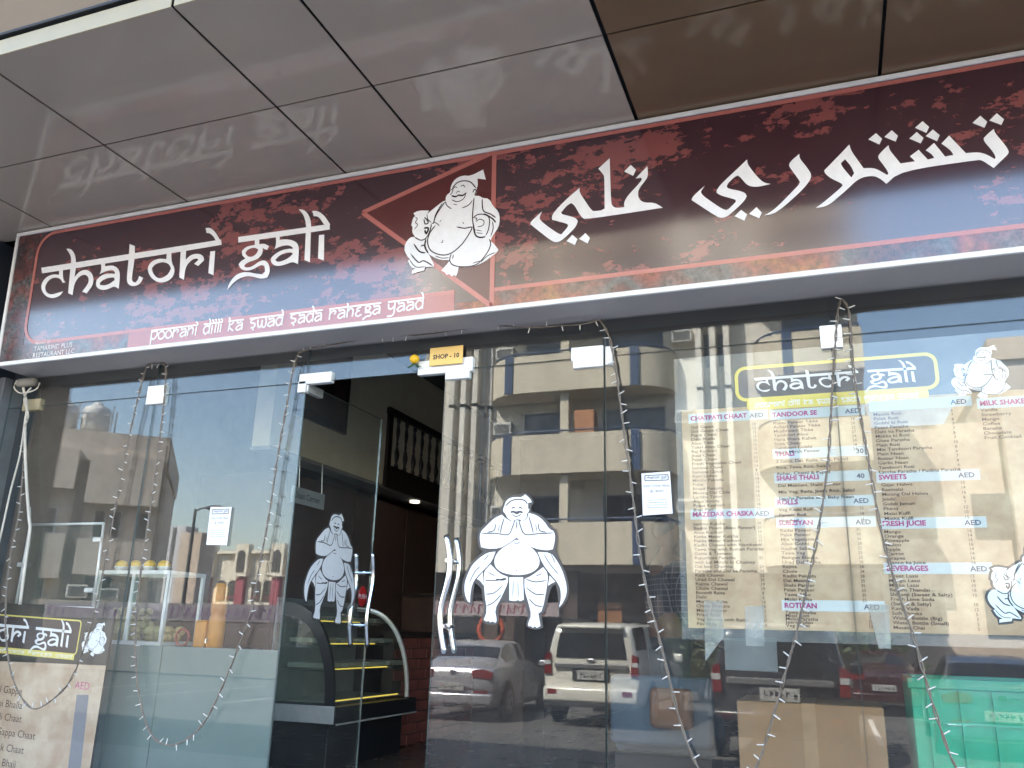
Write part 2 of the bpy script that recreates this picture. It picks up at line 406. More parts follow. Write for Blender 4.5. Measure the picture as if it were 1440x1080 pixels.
def ac(root, x, y, z, w=0.7, h=0.45, dpt=0.45):
    b = MB().box(x, x + w, y, y + dpt, z, z + h, 0.02); o = b.build('ac_casing', M_ACW, None); root(o)
    b = MB()
    for i in range(7): b.box(x + 0.06, x + w - 0.06, y + dpt, y + dpt + 0.012, z + 0.06 + i * (h - 0.12) / 7, z + 0.06 + (i + 0.55) * (h - 0.12) / 7)
    root(b.build('ac_grille', M_ACG, None))
for k, zb in enumerate(BOT):
    balcony(-11.35, -4.5, zb); balcony(-1.9, 1.5, zb, True, False)
    bluebar(-10.28, zb); bluebar(-5.72, zb); bluebar(-0.75, zb)
    zf = zb + 0.16; top = zb + 2.9
    PA(B('pier', M_BEIGE, None, -8.42, -8.12, -23.55, -23.25, zf, zb + 3.0))
    window(-10.15, -8.75, zf + 1.0, zf + 2.35, YW, M_BLUE, div=2)
    window(-7.2, -5.0, zf + 0.1, zf + 2.3, YW, M_BLUE, div=3)
    window(-0.9, 0.9, zf + 0.1, zf + 2.3, YW, M_BLUE, div=3)
    ac(PA, -11.25, YW, zf + 1.55)
    ac(PA, -4.6, YW, zf + 1.6)
    for x0 in (-12.95, -3.75):      # fins with slot windows
        for i in range(3): PA(B('fin', M_BEIGE2, None, x0 + i * 0.47, x0 + i * 0.47 + 0.2, YW, YW + 0.75, zb - 0.15, zb + 2.895))
        for i in range(2): PA(B('slot_window', M_WGLASS, None, x0 + 0.215 + i * 0.47, x0 + 0.455 + i * 0.47, YW + 0.02, YW + 0.05, zf + 0.7, zf + 1.9))
    PA(B('pilaster', M_ALU, None, -11.85, -11.45, YW, YW + 0.25, zb - 0.15, zb + 2.9))
    if zb > 5 and zb < 8:
        PA(B('storage_cabinet', mat('orange_ply', (0.45, 0.2, 0.09), 0.6), None, -7.95, -7.25, -23.9, -23.4, zf, zf + 2.1, 0.02))
PA(MB().tube([(-11.6, YW + 0.35, 3.0), (-11.6, YW + 0.35, 15.5)], 0.05, 6).build('downpipe', mat('pipe_grey', (0.3, 0.28, 0.25), 0.6), None))
# ground floor shops under the balconies
for x in (-14.2, -11.2, -8.4, -5.6, -2.6, 0.9):
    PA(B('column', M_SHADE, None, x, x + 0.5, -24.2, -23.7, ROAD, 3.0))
M_BANNER = mat('shop_fascia_pink', (0.40, 0.33, 0.34), 0.6, var=0.1)
M_INKR = flat('ink_maroon', (0.22, 0.03, 0.07))
fs_ = PA(B('fascia_sign', M_BANNER, None, -13.6, -8.5, -23.69, -23.62, 1.5, 1.95))
b = MB()
random.seed(3)
x = -13.4
while x < -8.9:
    w = random.uniform(0.1, 0.22); z0 = 1.56
    b.strip([(x, z0), (x + w * 0.3, z0 + 0.3), (x + w, z0 + random.uniform(0.05, 0.3))], 0.06, -23.61, False); x += w + 0.09
PA(b.build('fascia_marks', M_INKR, None))
for i, x in enumerate((-13.5, -10.6, -7.8, -5.0, -2.0)):
    PA(B('shop_window', M_WGLASS, None, x, x + 2.2, -25.09, -25.06, ROAD + 0.5, 1.45))
    PA(B('shutter_rail', mat('shutter', (0.2, 0.19, 0.18), 0.5), None, x - 0.05, x + 2.25, -25.09, -25.04, 1.47, 1.62))
PA(B('door', mat('shop_door', (0.3, 0.13, 0.05), 0.5), None, -7.3, -6.5, -24.15, -24.1, 0.9, 2.0))

# ---- oblique beige building, left
lb = empty('beige_building', (-25.6, -23.4, ROAD), rz=math.atan2(3.1, -3.8), label='beige flat-roofed building with stepped bays and rooftop tanks, mirrored at left', cat='building')
# local x runs from its right corner to the left along the facade; local -y faces away ; facing side = local -y? set by construction below
def PL(o): o.parent = lb; return o
M_LB = mat('tan_render', (0.56, 0.46, 0.37), 0.9, var=0.08, vscale=1.5, streak=True)
M_LB2 = mat('tan_render_pale', (0.56, 0.49, 0.42), 0.9, var=0.08, vscale=1.5, streak=True)
H = 9.1
# in this frame the street side is +/-y : direction test
fd = Vector((-3.8, 3.1, 0)).normalized(); nrm = Vector((0.63, 0.77, 0)); ly = Vector((-fd.y, fd.x, 0)); S = 1 if ly.dot(nrm) > 0 else -1
def LB(name, m, x0, x1, o0, o1, z0, z1, bev=0.0):     # o = outward distance from the facade line
    a, b_ = sorted((S * o0, S * o1)); return PL(B(name, m, None, x0, x1, a, b_, z0, z1, bev))
LB('wall', M_LB, 0, 12, -10, 0, 0, H - 1.2)
LB('roof_parapet', M_LB2, -0.08, 12.05, -10, 0.18, H - 1.2, H)
for (x0, x1, o1, z0, z1) in ((0.05, 2.75, 0.62, H - 2.95, H - 1.0), (3.2, 5.6, 0.62, H - 2.45, H - 0.85), (0.05, 2.75, 0.55, H - 5.7, H - 4.35), (3.2, 7.0, 0.55, H - 5.9, H - 4.2), (0.05, 2.75, 0.5, H - 8.0, H - 6.9), (3.2, 7.0, 0.5, 0.3, H - 7.2)):
    LB('bay', M_LB2, x0, x1, 0, o1, z0, z1)
LB('recess_shade_strip', mat('recess_shade', (0.16, 0.13, 0.11), 0.8), 2.78, 3.17, 0, 0.16, 0.1, H - 1.0)  # dark strip painted for the shaded recess between the bays
LB('canopy_slab', M_LB, 0.0, 9.0, 0, 1.4, 2.2, 2.4)
for z in (H - 4.25, H - 6.8):
    for x in (0.35, 1.35, 1.95, 3.7, 4.6):
        LB('window_frame', M_ALU, x, x + 0.42, 0, 0.05, z, z + 1.1); LB('window_pane', M_WGLASS, x + 0.04, x + 0.38, 0.02, 0.06, z + 0.04, z + 1.06)
for (x, z) in ((4.05, H - 3.55), (1.0, H - 6.7), (2.1, H - 6.6), (5.2, H - 6.5)):
    LB('ac_casing', M_ACW, x, x + 0.75, 0, 0.5, z, z + 0.5, 0.03); LB('ac_grille', M_ACG, x + 0.08, x + 0.67, 0.5, 0.515, z + 0.07, z + 0.43)
for i, x in enumerate((3.1, 4.35)):
    q = empty('roof_tank', (0, 0, 0)); bpy.data.objects.remove(q)
    t = MB().lathe([(0.5, 0), (0.56, 0.1), (0.56, 0.9), (0.5, 1.05), (0.2, 1.2), (0.2, 1.28)], (x, -S * 1.4, H + 0.25), 18)
    PL(t.build('roof_tank', mat('tank_white', (0.6, 0.6, 0.58), 0.5), None, True))
fr = MB()
for x in (2.4, 3.7, 5.0):
    for o_ in (-0.8, -2.0): fr.box(x - 0.03, x + 0.03, -0.03 + S * o_, 0.03 + S * o_, H, H + 1.35)
fr.box(2.37, 5.03, S * -0.8 - 0.025, S * -0.8 + 0.025, H + 0.9, H + 0.96).box(2.37, 5.03, S * -2.0 - 0.025, S * -2.0 + 0.025, H + 0.9, H + 0.96)
PL(fr.build('tank_frame', mat('galvanised', (0.5, 0.5, 0.5), 0.4, metal=0.6), None))

# ---- pale building behind it
wb_ = empty('pale_grey_building', (-41, -41, ROAD), label='plain pale grey building beside the street lamps, mirrored', cat='building')
PW = rooted(wb_)
PW(B('wall', mat('pale_grey_render', (0.55, 0.55, 0.57), 0.9, streak=True), None, -46, -39.6, -42.2, -41, ROAD, 7.2))
PW(B('wing', M_LB, None, -39.59, -37.9, -42, -40.6, ROAD, 6.7))
for x in (-42.6, -41.8): PW(B('window', M_WGLASS, None, x, x + 0.35, -40.99, -40.96, 4.2, 5.0))
PW(B('band', mat('dark_trim', (0.12, 0.12, 0.12), 0.7), None, -40.6, -40.35, -40.99, -40.94, ROAD, 7.1))

# ---- far arcade building with red pilasters
ar = empty('arcade_building', (-48, -66, ROAD), label='far cream building with red pilasters and arched windows, mirrored', cat='building')
PR = rooted(ar)
M_CR = mat('cream_render_far', (0.72, 0.66, 0.53), 0.85, var=0.06)
M_RED = mat('red_pilaster', (0.33, 0.07, 0.09), 0.7, var=0.1)
PR(B('wall', M_CR, None, -59, -34, -80, -66, ROAD, 7.8))
PR(B('cornice', M_CR, None, -59.3, -33.7, -66.3, -65.5, 7.8, 8.1))
for i in range(6):
    x = -57.8 + i * 4.1
    PR(B('tower', M_CR, None, x - 0.75, x + 0.75, -65.99, -65.2, 5.6, 8.7))
    PR(B('pilaster', M_RED, None, x - 0.55, x + 0.35, -65.99, -65.5, ROAD, 5.5))
    arch = [(x - 0.45 , 6.0), (x + 0.45, 6.0)] + [(x + 0.45 * math.cos(math.pi * j / 8), 7.6 + 0.5 * math.sin(math.pi * j / 8)) for j in range(9)]
    PR(MB().prism(arch, -65.19, -65.15, 'y').build('niche', M_WGLASS, None))
    for dx in (1.05, 2.35):
        for z0, z1 in ((3.3, 4.9), (0.2, 2.0)):
            w0 = x + dx; w1 = w0 + 1.0
            arch = [(w0, z0), (w1, z0)] + [((w0 + w1) / 2 + 0.5 * math.cos(math.pi * j / 8), z1 + 0.38 * math.sin(math.pi * j / 8)) for j in range(9)]
            PR(MB().prism(arch, -65.97, -65.93, 'y').build('window', M_WGLASS, None))
            PR(B('window_rail', M_RED, None, w0, w1, -65.92, -65.89, z0 + 0.3, z0 + 0.42))
# ---- street lamps
def lamp(x, y, h, label, s=1):
    o = empty('street_lamp', (x, y, ROAD), label=label, cat='street lamp', group='street lamps mirrored in the glass')
    M_P = mat('lamp_steel', (0.06, 0.06, 0.065), 0.5)
    MB().tube([(0, 0, 0), (0, 0, h)], [0.16, 0.09], 10).build('pole', M_P, o)
    MB().tube([(0, 0, h - 0.15), (s * 0.5, 0, h + 0.05), (s * 1.0, 0, h + 0.08)], 0.05, 8).build('arm', M_P, o)
    MB().ball((s * 1.5, 0, h + 0.05), 0.6, 8, (1.2, 0.5, 0.28)).build('lamp_head', M_P, o, True)
    MB().box(-0.2, 0.2, -0.2, 0.2, 0, 0.12, 0.02).build('base_plate', M_P, o)
p = mir(275, 716, 44); lamp(p.x, p.y, p.z - ROAD, 'taller and nearer of the two dark street lamps mirrored in the left glass')
p = mir(278, 760, 58); lamp(p.x, p.y, p.z - ROAD, 'shorter and farther of the two dark street lamps mirrored in the left glass', -1)
# ---- low hoarding on the far side, left
hd = empty('hoarding', (-20, -20, ROAD), label='low grey hoarding with a band of purple lettering, mirrored in the left glass', cat='hoarding')
PH = rooted(hd)
for i in range(9): PH(B('board', mat('hoarding_grey', (0.15, 0.13, 0.12), 0.7), None, -27 + i * 1.35, -25.66 + i * 1.35, -20.05, -19.98, ROAD + 0.05, 1.05))
PH(B('banner', mat('banner_lilac', (0.2, 0.18, 0.2), 0.7), None, -27, -14.9, -20.0, -19.95, 1.06, 1.62))
b = MB(); x = -26.8; random.seed(5)
while x < -15.3:
    w = random.uniform(0.12, 0.25)
    b.strip([(x, 1.15), (x + w * 0.5, 1.5), (x + w, 1.15 + random.uniform(0.05, 0.3))], 0.06, -19.945, False); x += w + 0.12
PH(b.build('banner_marks', flat('ink_purple', (0.1, 0.03, 0.12)), None))
q = mir(690, 885, 26.5); rg = empty('ring', q, label='orange ring in front of the mirrored ground floor shop', cat='ring')
MB().tube([(0.42 * math.cos(R_(a)), 0, 0.42 * math.sin(R_(a))) for a in range(0, 361, 15)], 0.075, 8, False).build('hoop', mat('ring_red', (0.5, 0.08, 0.03), 0.5), rg, True)
MB().tube([(0, 0, -0.42), (0, 0, ROAD - q.z)], 0.03, 6).build('stand', M_DARK, rg)

# ---- shrubs and railing before the building
M_LEAF = mat('leaf', (0.07, 0.10, 0.03), 0.6, color2=(0.02, 0.035, 0.012), vscale=9)
def shrub(x, y, w, h, n, label, seed):
    random.seed(seed); o = empty('shrub', (x, y, ROAD), label=label, cat='shrub', group='shrubs mirrored below the menu')
    b = MB()
    for i in range(n):
        c = Vector((random.gauss(0, 0.33) * w, random.gauss(0, 0.3) * w * 0.6, h * (0.25 + 0.7 * random.random())))
        a = Vector((random.uniform(-1, 1), random.uniform(-1, 1), random.uniform(-0.5, 1))).normalized(); e = a.cross(Vector((random.random(), random.random(), 0.3))).normalized()
        s = random.uniform(0.09, 0.2); b.add([c, c + a * s + e * s * 0.35, c + a * s * 2, c + a * s - e * s * 0.35], [(0, 1, 2, 3)])
    l = b.build('foliage', M_LEAF, o); l['kind'] = 'stuff'
    st = MB()
    for i in range(7): st.tube([(random.uniform(-0.1, 0.1) * w, 0, 0), (random.uniform(-0.4, 0.4) * w, random.uniform(-0.2, 0.2), h * 0.75)], [0.03, 0.01], 5)
    st.build('stem', mat('bark', (0.06, 0.045, 0.03), 0.9), o)
q = mir(985, 905, 24); shrub(q.x, q.y, 1.5, 2.2, 900, 'bushy shrub just left of the slatted railing, mirrored', 1)
q = mir(1200, 905, 24.5); shrub(q.x, q.y, 1.6, 2.0, 900, 'bushy shrub mirrored right of the slatted railing', 2)
rl = empty('railing', (0, -21.2, ROAD), label='dark vertical slatted railing mirrored below the menu', cat='railing')
PRL = rooted(rl); xa = mir(1000, 900, 25.2).x; xb = mir(1178, 900, 25.2).x
n = int((xb - xa) / 0.16)
for i in range(n): PRL(B('slat', M_DARK, None, xa + i * 0.16, xa + i * 0.16 + 0.07, -21.22, -21.18, ROAD, 1.35))
PRL(B('top_rail', M_DARK, None, xa - 0.05, xb + 0.05, -21.24, -21.16, 1.352, 1.43)); PRL(B('bottom_rail', M_DARK, None, xa - 0.05, xb + 0.05, -21.175, -21.14, -0.5, -0.42))

# right hand far building seen at the glass edge
q0 = mir(1405, 560, 30)
rb = empty('sand_building', (q0.x + 5, -30, ROAD), label='sand coloured building mirrored at the far right edge', cat='building')
PRB = rooted(rb)
qw = mir(1196, 560, 30)
PRB(B('low_wing', M_LB, None, qw.x + 0.35, q0.x - 0.16, -38, -26.3, ROAD, 0.9 + 0.235 * 30))
for j in range(2):
    for i in range(2): PRB(B('wing_window', M_WGLASS, None, qw.x + 1.1 + i * 2.2, qw.x + 2.2 + i * 2.2, -26.28, -26.25, 1.2 + j * 3, 2.6 + j * 3))
PRB(B('wall', M_LB2, None, q0.x, q0.x + 14, -40, -26, ROAD, 0.9 + 0.30 * 30))
PRB(B('parapet', M_LB, None, q0.x - 0.15, q0.x + 14.1, -40.1, -25.85, 0.9 + 0.30 * 30, 0.9 + 0.325 * 30))
for j in range(3):
    for i in range(3):
        PRB(B('window', M_WGLASS, None, q0.x + 1 + i * 3.5, q0.x + 2.6 + i * 3.5, -25.98, -25.95, 0.8 + j * 3, 2.3 + j * 3))

# ================================================================== CARS
M_TYRE = mat('tyre', (0.02, 0.02, 0.02), 0.8); M_RIM = mat('alloy', (0.5, 0.5, 0.52), 0.3, metal=0.8)
M_CGL = mat('car_glass', (0.012, 0.015, 0.017), 0.04, spec=0.6, var=0.05)
M_TRIM = mat('black_trim', (0.02, 0.02, 0.022), 0.5); M_TAIL = mat('tail_lens', (0.2, 0.01, 0.01), 0.12, var=0.2, vscale=20)
M_CLEAR = mat('clear_lens', (0.5, 0.5, 0.5), 0.1); M_PLATE = mat('plate_white', (0.38, 0.38, 0.36), 0.5); M_CHR = mat('chrome', (0.75, 0.75, 0.76), 0.12, metal=1.0, var=0.03)
M_INK = flat('ink_black', (0.02, 0.02, 0.022))
SEDAN = [(0.0, .42, .84, .88, .72, .58), (.07, .30, .95, .99, .83, .66), (.32, .25, 1.0, 1.05, .87, .69), (.62, .24, 1.0, 1.08, .88, .68), (1.28, .22, .97, 1.43, .885, .575), (1.75, .22, .96, 1.48, .885, .58),
         (2.3, .22, .94, 1.47, .885, .58), (2.75, .22, .92, 1.38, .885, .58), (3.35, .22, .90, .97, .88, .68), (3.9, .24, .84, .88, .86, .64), (4.35, .28, .70, .74, .80, .58), (4.48, .36, .58, .60, .66, .45)]
SUV = [(0.0, .52, 1.16, 1.60, .86, .68), (.06, .42, 1.2, 1.76, .925, .71), (.3, .38, 1.2, 1.84, .94, .73), (1.2, .36, 1.19, 1.88, .945, .74), (1.9, .36, 1.18, 1.87, .945, .74), (2.45, .36, 1.16, 1.82, .945, .73),
       (2.85, .36, 1.15, 1.68, .945, .71), (3.4, .36, 1.12, 1.2, .935, .76), (4.1, .38, 1.06, 1.10, .92, .7), (4.6, .42, .9, .94, .86, .62), (4.75, .5, .75, .78, .75, .5)]
def section(st):
    x, zb, zt, zr, wb, wr = st
    h = [(0, zb), (wb * .86, zb), (wb * .965, zb + .1), (wb, zb + (zt - zb) * .55), (wb * .985, zt - .07), (wb * .93, zt), (wr + .02, zr - .07), (wr * .86, zr - .012), (0, zr)]
    return [Vector((x, y, z)) for y, z in h]
def cr(a, b, c, d, t): return 0.5 * ((2 * b) + (c - a) * t + (2 * a - 5 * b + 4 * c - d) * t * t + (3 * b - a - 3 * c + d) * t ** 3)
def car(name, label, kind, paint, xc, yr, rz, group='parked cars mirrored in the glass', details=True):
    ST = SEDAN if kind == 'sedan' else SUV
    o = empty(name, (xc, yr, ROAD), -math.pi / 2 + rz, label, 'car', group)
    G = [section(s) for s in ST]; KS, KP = 4, 3
    G2 = []
    for row in G:
        q = []
        for j in range(len(row) - 1):
            a, b_, c, d_ = row[max(j - 1, 0)], row[j], row[j + 1], row[min(j + 2, len(row) - 1)]
            for t in range(KP): q.append(b_.lerp(c, t / KP) * 0.4 + cr(a, b_, c, d_, t / KP) * 0.6)
        q.append(row[-1]); G2.append(q)
    FG = []
    for i in range(len(G2) - 1):
        for t in range(KS):
            a, b_, c, d_ = G2[max(i - 1, 0)], G2[i], G2[i + 1], G2[min(i + 2, len(G2) - 1)]
            FG.append([b_[j].lerp(c[j], t / KS) * 0.35 + cr(a[j], b_[j], c[j], d_[j], t / KS) * 0.65 for j in range(len(b_))])
    FG.append(G2[-1])
    P = len(FG[0]); bm = MB(); vs = []
    for row in FG: vs += [v[:] for v in row] + [(v.x, -v.y, v.z) for v in row]
    fs = []
    for i in range(len(FG) - 1):
        for j in range(P - 1):
            a = i * 2 * P; b_ = (i + 1) * 2 * P
            fs.append((a + j, a + j + 1, b_ + j + 1, b_ + j)); fs.append((a + P + j, b_ + P + j, b_ + P + j + 1, a + P + j + 1))
    for k in (0, (len(FG) - 1) * 2 * P): fs.append(tuple(range(k, k + P)) + tuple(range(k + 2 * P - 1, k + P - 1, -1)))
    bm.add(vs, fs)
    me = bm.mesh('body'); bo = link('body', me, paint, o, True)
    bmm = bmesh.new(); bmm.from_mesh(me); bmesh.ops.remove_doubles(bmm, verts=bmm.verts[:], dist=0.0005); bmesh.ops.recalc_face_normals(bmm, faces=bmm.faces[:]); bmm.to_mesh(me); bmm.free(); me.shade_smooth()
    def patch(nm, i0, i1, j0, j1, sides, m, off=0.006):
        for s in sides:
            w = MB(); R0 = range(i0, i1 + 1); J = range(j0, j1 + 1); vv = []
            for i in R0:
                for j in J:
                    a, b_ = FG[max(i - 1, 0)][j], FG[min(i + 1, len(FG) - 1)][j]; c, d_ = FG[i][max(j - 1, 0)], FG[i][min(j + 1, P - 1)]
                    nr = (b_ - a).cross(d_ - c).normalized(); v = FG[i][j]
                    if nr.dot(v - Vector((2.2, 0, 0.7))) < 0: nr = -nr
                    v = v + nr * off; vv.append((v.x, v.y * s, v.z))
            nj = len(J); ff = [(a * nj + b2, a * nj + b2 + 1, (a + 1) * nj + b2 + 1, (a + 1) * nj + b2) for a in range(len(R0) - 1) for b2 in range(nj - 1)]
            w.add(vv, ff).build(nm, m, o, True)
    jw0, jw1 = 5 * KP + 1, 6 * KP
    if kind == 'sedan':
        for s in (1, -1):
            patch('side_window', 4 * KS - 2, 5 * KS - 1, jw0, jw1, (s,), M_CGL); patch('side_window', 5 * KS + 1, 6 * KS - 1, jw0, jw1, (s,), M_CGL); patch('side_window', 6 * KS + 1, 7 * KS + 2, jw0, jw1, (s,), M_CGL)
        w = MB()
        for nm, i0, i1 in (('rear_window', 3 * KS + 1, 4 * KS - 1), ('windscreen', 7 * KS + 1, 8 * KS - 1)):
            patch(nm, i0, i1, 6 * KP + 1, 8 * KP, (1, -1), M_CGL)
        L, wz, zb = 4.48, (0.78, 3.5), 0.33
    else:
        for s in (1, -1):
            patch('side_window', 1 * KS + 2, 3 * KS - 1, jw0, jw1, (s,), M_CGL); patch('side_window', 3 * KS + 1, 5 * KS - 1, jw0, jw1, (s,), M_CGL); patch('side_window', 5 * KS + 1, 6 * KS + 1, jw0, jw1, (s,), M_CGL)
        patch('windscreen', 6 * KS + 1, 7 * KS - 1, 6 * KP + 1, 8 * KP, (1, -1), M_CGL)
        L, wz, zb = 4.75, (0.95, 3.75), 0.38
    wb = 0.885 if kind == 'sedan' else 0.945
    for wx in wz:
        for s in (1, -1):
            a = MB(); y0 = s * (wb - 0.02)
            def ring(rad, y): return [(wx + rad * math.cos(2 * math.pi * k / 24), y, zb + rad * math.sin(2 * math.pi * k / 24)) for k in range(24)]
            arc = ring(zb + 0.07, s * (wb + 0.004)); MB().add(arc, [tuple(range(24))]).build('wheel_arch', M_TRIM, o)
            t = MB(); prof = [(0.62, -0.1), (0.97, -0.1), (1.0, -0.07), (1.0, 0.02), (0.95, 0.05), (0.64, 0.05)]
            vv = []; n = 24
            for rr, yy in prof: vv += [(wx + rr * zb * math.cos(2 * math.pi * k / n), y0 + s * (yy), zb + rr * zb * math.sin(2 * math.pi * k / n)) for k in range(n)]
            t.add(vv, [(i * n + k, i * n + (k + 1) % n, (i + 1) * n + (k + 1) % n, (i + 1) * n + k) for i in range(len(prof) - 1) for k in range(n)]); wh = t.build('tyre', M_TYRE, o, True)
            t = MB()
            for k in range(5):
                q = 2 * math.pi * k / 5 + 0.3; ca, sa = math.cos(q), math.sin(q)
                for e in (-0.12, 0.12):
                    ce, se = math.cos(q + e), math.sin(q + e)
                    t.tube([(wx + 0.05 * ca, y0 + s * 0.03, zb + 0.05 * sa), (wx + 0.62 * zb * ce, y0 + s * 0.045, zb + 0.62 * zb * se)], 0.016, 5)
            t.tube([(wx + 0.63 * zb * math.cos(R_(k)), y0 + s * 0.045, zb + 0.63 * zb * math.sin(R_(k))) for k in range(0, 361, 15)], 0.013, 5, False)
            t.tube([(wx, y0 - s * 0.02, zb), (wx, y0 + s * 0.045, zb)], 0.06, 10); t.build('rim', M_RIM, wh, True)
    if kind == 'sedan':
        for s in (1, -1):
            MB().prism([(s * .40, .80), (s * .78, .78), (s * .82, .90), (s * .60, .95), (s * .40, .93)], -0.02, 0.14, 'x').build('tail_light', M_TAIL, o)
            B('reflector', M_TAIL, o, -0.035, 0.02, min(s * .45, s * .72), max(s * .45, s * .72), .52, .56)
            B('mirror', paint, o, 2.9, 3.02, min(s * .9, s * 1.08), max(s * .9, s * 1.08), .95, 1.08, 0.03)
            B('door_line', M_TRIM, o, 1.75, 1.762, min(s * .875, s * .8905), max(s * .875, s * .8905), .35, .9)
            B('door_handle', M_CHR, o, 1.85, 2.0, min(s * .88, s * .905), max(s * .88, s * .905), .8, .83, 0.006)
        B('bumper', paint, o, -0.06, 0.12, -.80, .80, .30, .52, 0.05, True)
        B('lower_bumper_lip', M_TRIM, o, -0.05, 0.10, -.72, .72, .255, .30, 0.01)
        B('boot_lid_edge', M_TRIM, o, -0.004, 0.02, -.72, .72, .575, .588)
        pl = B('number_plate', M_PLATE, o, -0.075, -0.055, -.26, .26, .56, .70, 0.005)
        B('emblem', M_CHR, o, -0.022, 0.0, -.05, .05, .85, .92, 0.01)
        px_, pz, ph = -0.0765, .585, .085
    else:
        MB().prism([(-.68, 1.22), (.68, 1.22), (.60, 1.66), (-.60, 1.66)], -0.022, 0.02, 'x').build('rear_window', M_CGL, o)
        B('spoiler', paint, o, -0.12, 0.15, -.62, .62, 1.74, 1.80, 0.02, True)
        for s in (1, -1):
            MB().prism([(s * .76, .92), (s * .90, .92), (s * .885, 1.26), (s * .78, 1.30)], -0.04, 0.1, 'x').build('tail_light', M_TAIL, o)
            MB().prism([(s * .775, 1.08), (s * .893, 1.08), (s * .892, 1.16), (s * .777, 1.16)], -0.046, -0.02, 'x').build('reverse_lamp', M_CLEAR, o)
            B('reflector', M_TAIL, o, -0.155, -0.1, min(s * .62, s * .80), max(s * .62, s * .80), .57, .66)
            B('mirror', paint, o, 3.0, 3.14, min(s * .95, s * 1.15), max(s * .95, s * 1.15), 1.12, 1.3, 0.04)
            B('roof_rail', M_TRIM, o, .4, 2.4, min(s * .66, s * .7), max(s * .66, s * .7), 1.885, 1.93, 0.01)
            B('door_handle', M_CHR, o, 2.0, 2.16, min(s * .94, s * .965), max(s * .94, s * .965), 1.0, 1.03, 0.006)
        B('bumper', paint, o, -0.15, 0.12, -.90, .90, .44, .70, 0.05, True)
        B('lower_bumper_lip', M_TRIM, o, -0.12, 0.10, -.78, .78, .36, .44, 0.01)
        B('tailgate_trim', mat('garnish_grey', (0.14, 0.14, 0.14), 0.3), o, -0.06, -0.0, -.70, .70, 1.03, 1.12, 0.015)
        B('plate_recess', M_TRIM, o, -0.012, 0.01, -.36, .36, .80, 1.03)
        B('number_plate', M_PLATE, o, -0.035, -0.012, -.26, .26, .83, 1.0, 0.005)
        B('emblem', M_CHR, o, -0.06, -0.0, -.07, .07, 1.14, 1.21, 0.02)
        px_, pz, ph = -0.0365, .865, .10
    b = MB(); random.seed(len(label)); yy = -.2
    for k in range(6):
        w = .045; b.box(px_ - .0005, px_, yy, yy + .012, pz, pz + ph); b.box(px_ - .0006, px_ - .0002, yy, yy + w, pz + (ph - .014) * random.choice((0, .5, 1)), pz + (ph - .014) * 0 + ph * .18 + (ph - .03) * random.random() * .8); yy += .07 if k != 4 else .1
    b.build('plate_characters', M_INK, o)
    return o
M_SILVER = mat('silver_paint', (0.42, 0.42, 0.45), 0.28, metal=0.55, var=0.04, coat=0.6)
M_WHITEP = mat('pearl_paint', (0.70, 0.68, 0.60), 0.3, metal=0.1, var=0.04, coat=0.6)
M_BLACKP = mat('dark_paint', (0.02, 0.022, 0.026), 0.2, var=0.05, coat=0.6)
M_BLUEP = mat('bluegrey_paint', (0.09, 0.13, 0.2), 0.25, metal=0.3, coat=0.6); M_REDP = mat('red_paint', (0.035, 0.004, 0.005), 0.25, coat=0.6)
car('sedan_car', 'silver saloon car mirrored in the glass door, left of the white off-roader', 'sedan', M_SILVER, -6.92, -11.6, R_(-3))
car('offroad_car', 'pearl white off-road car seen from behind, mirrored at the right door edge', 'suv', M_WHITEP, -4.28, -11.95, R_(1))
car('dark_car', 'black off-road car with a red tail light mirrored under the menu', 'suv', M_BLACKP, -0.75, -8.6, R_(0))
car('blue_car', 'blue grey saloon car mirrored behind the green crates', 'sedan', M_BLUEP, 2.25, -10.9, R_(2))
car('red_car', 'dark red saloon car mirrored between the black and blue cars', 'sedan', M_REDP, 1.0, -18.6, R_(0))

# ================================================================== SHOP SIGN
YS = -0.282                                   # printed face of the sign box
def sg(pts, ox, oy, sc, Y=YS): 
    out = []
    for x, y in pts:
        p = onY(ox + x * sc, oy + y * sc, Y); out.append((p.x, p.z))
    return out
def im(pts, Y=YS): return sg(pts, 0, 0, 1, Y)
def sign_material():
    m = bpy.data.materials.new('printed_sign_face'); m.use_nodes = True; nt = m.node_tree; b = nt.nodes['Principled BSDF']
    N = nt.nodes.new; Lk = nt.links.new
    tc = N('ShaderNodeTexCoord'); mp = N('ShaderNodeMapping'); mp.inputs['Scale'].default_value = (1.0, 1.0, 1.9); Lk(tc.outputs['Object'], mp.inputs[0])
    n1 = N('ShaderNodeTexNoise'); n1.inputs['Scale'].default_value = 1.9; n1.inputs['Detail'].default_value = 2; Lk(mp.outputs[0], n1.inputs['Vector'])
    n2 = N('ShaderNodeTexNoise'); n2.inputs['Scale'].default_value = 9.5; n2.inputs['Detail'].default_value = 10; n2.inputs['Roughness'].default_value = 0.7; Lk(mp.outputs[0], n2.inputs['Vector'])
    a = N('ShaderNodeMath'); a.operation = 'MULTIPLY_ADD'; a.inputs[1].default_value = 0.75; Lk(n1.outputs['Fac'], a.inputs[0]); Lk(n2.outputs['Fac'], a.inputs[2])
    rp = N('ShaderNodeValToRGB'); rp.color_ramp.elements[0].position = 0.955; rp.color_ramp.elements[1].position = 0.968; Lk(a.outputs[0], rp.inputs[0])
    mx = N('ShaderNodeMix'); mx.data_type = 'RGBA'; mx.inputs['A'].default_value = (0.046, 0.017, 0.024, 1); mx.inputs['B'].default_value = (0.20, 0.058, 0.056, 1); Lk(rp.outputs[0], mx.inputs['Factor'])
    Lk(mx.outputs['Result'], b.inputs['Base Color']); b.inputs['Roughness'].default_value = 0.13; b.inputs['IOR'].default_value = 1.55; b.inputs['Specular IOR Level'].default_value = 1.0
    return m
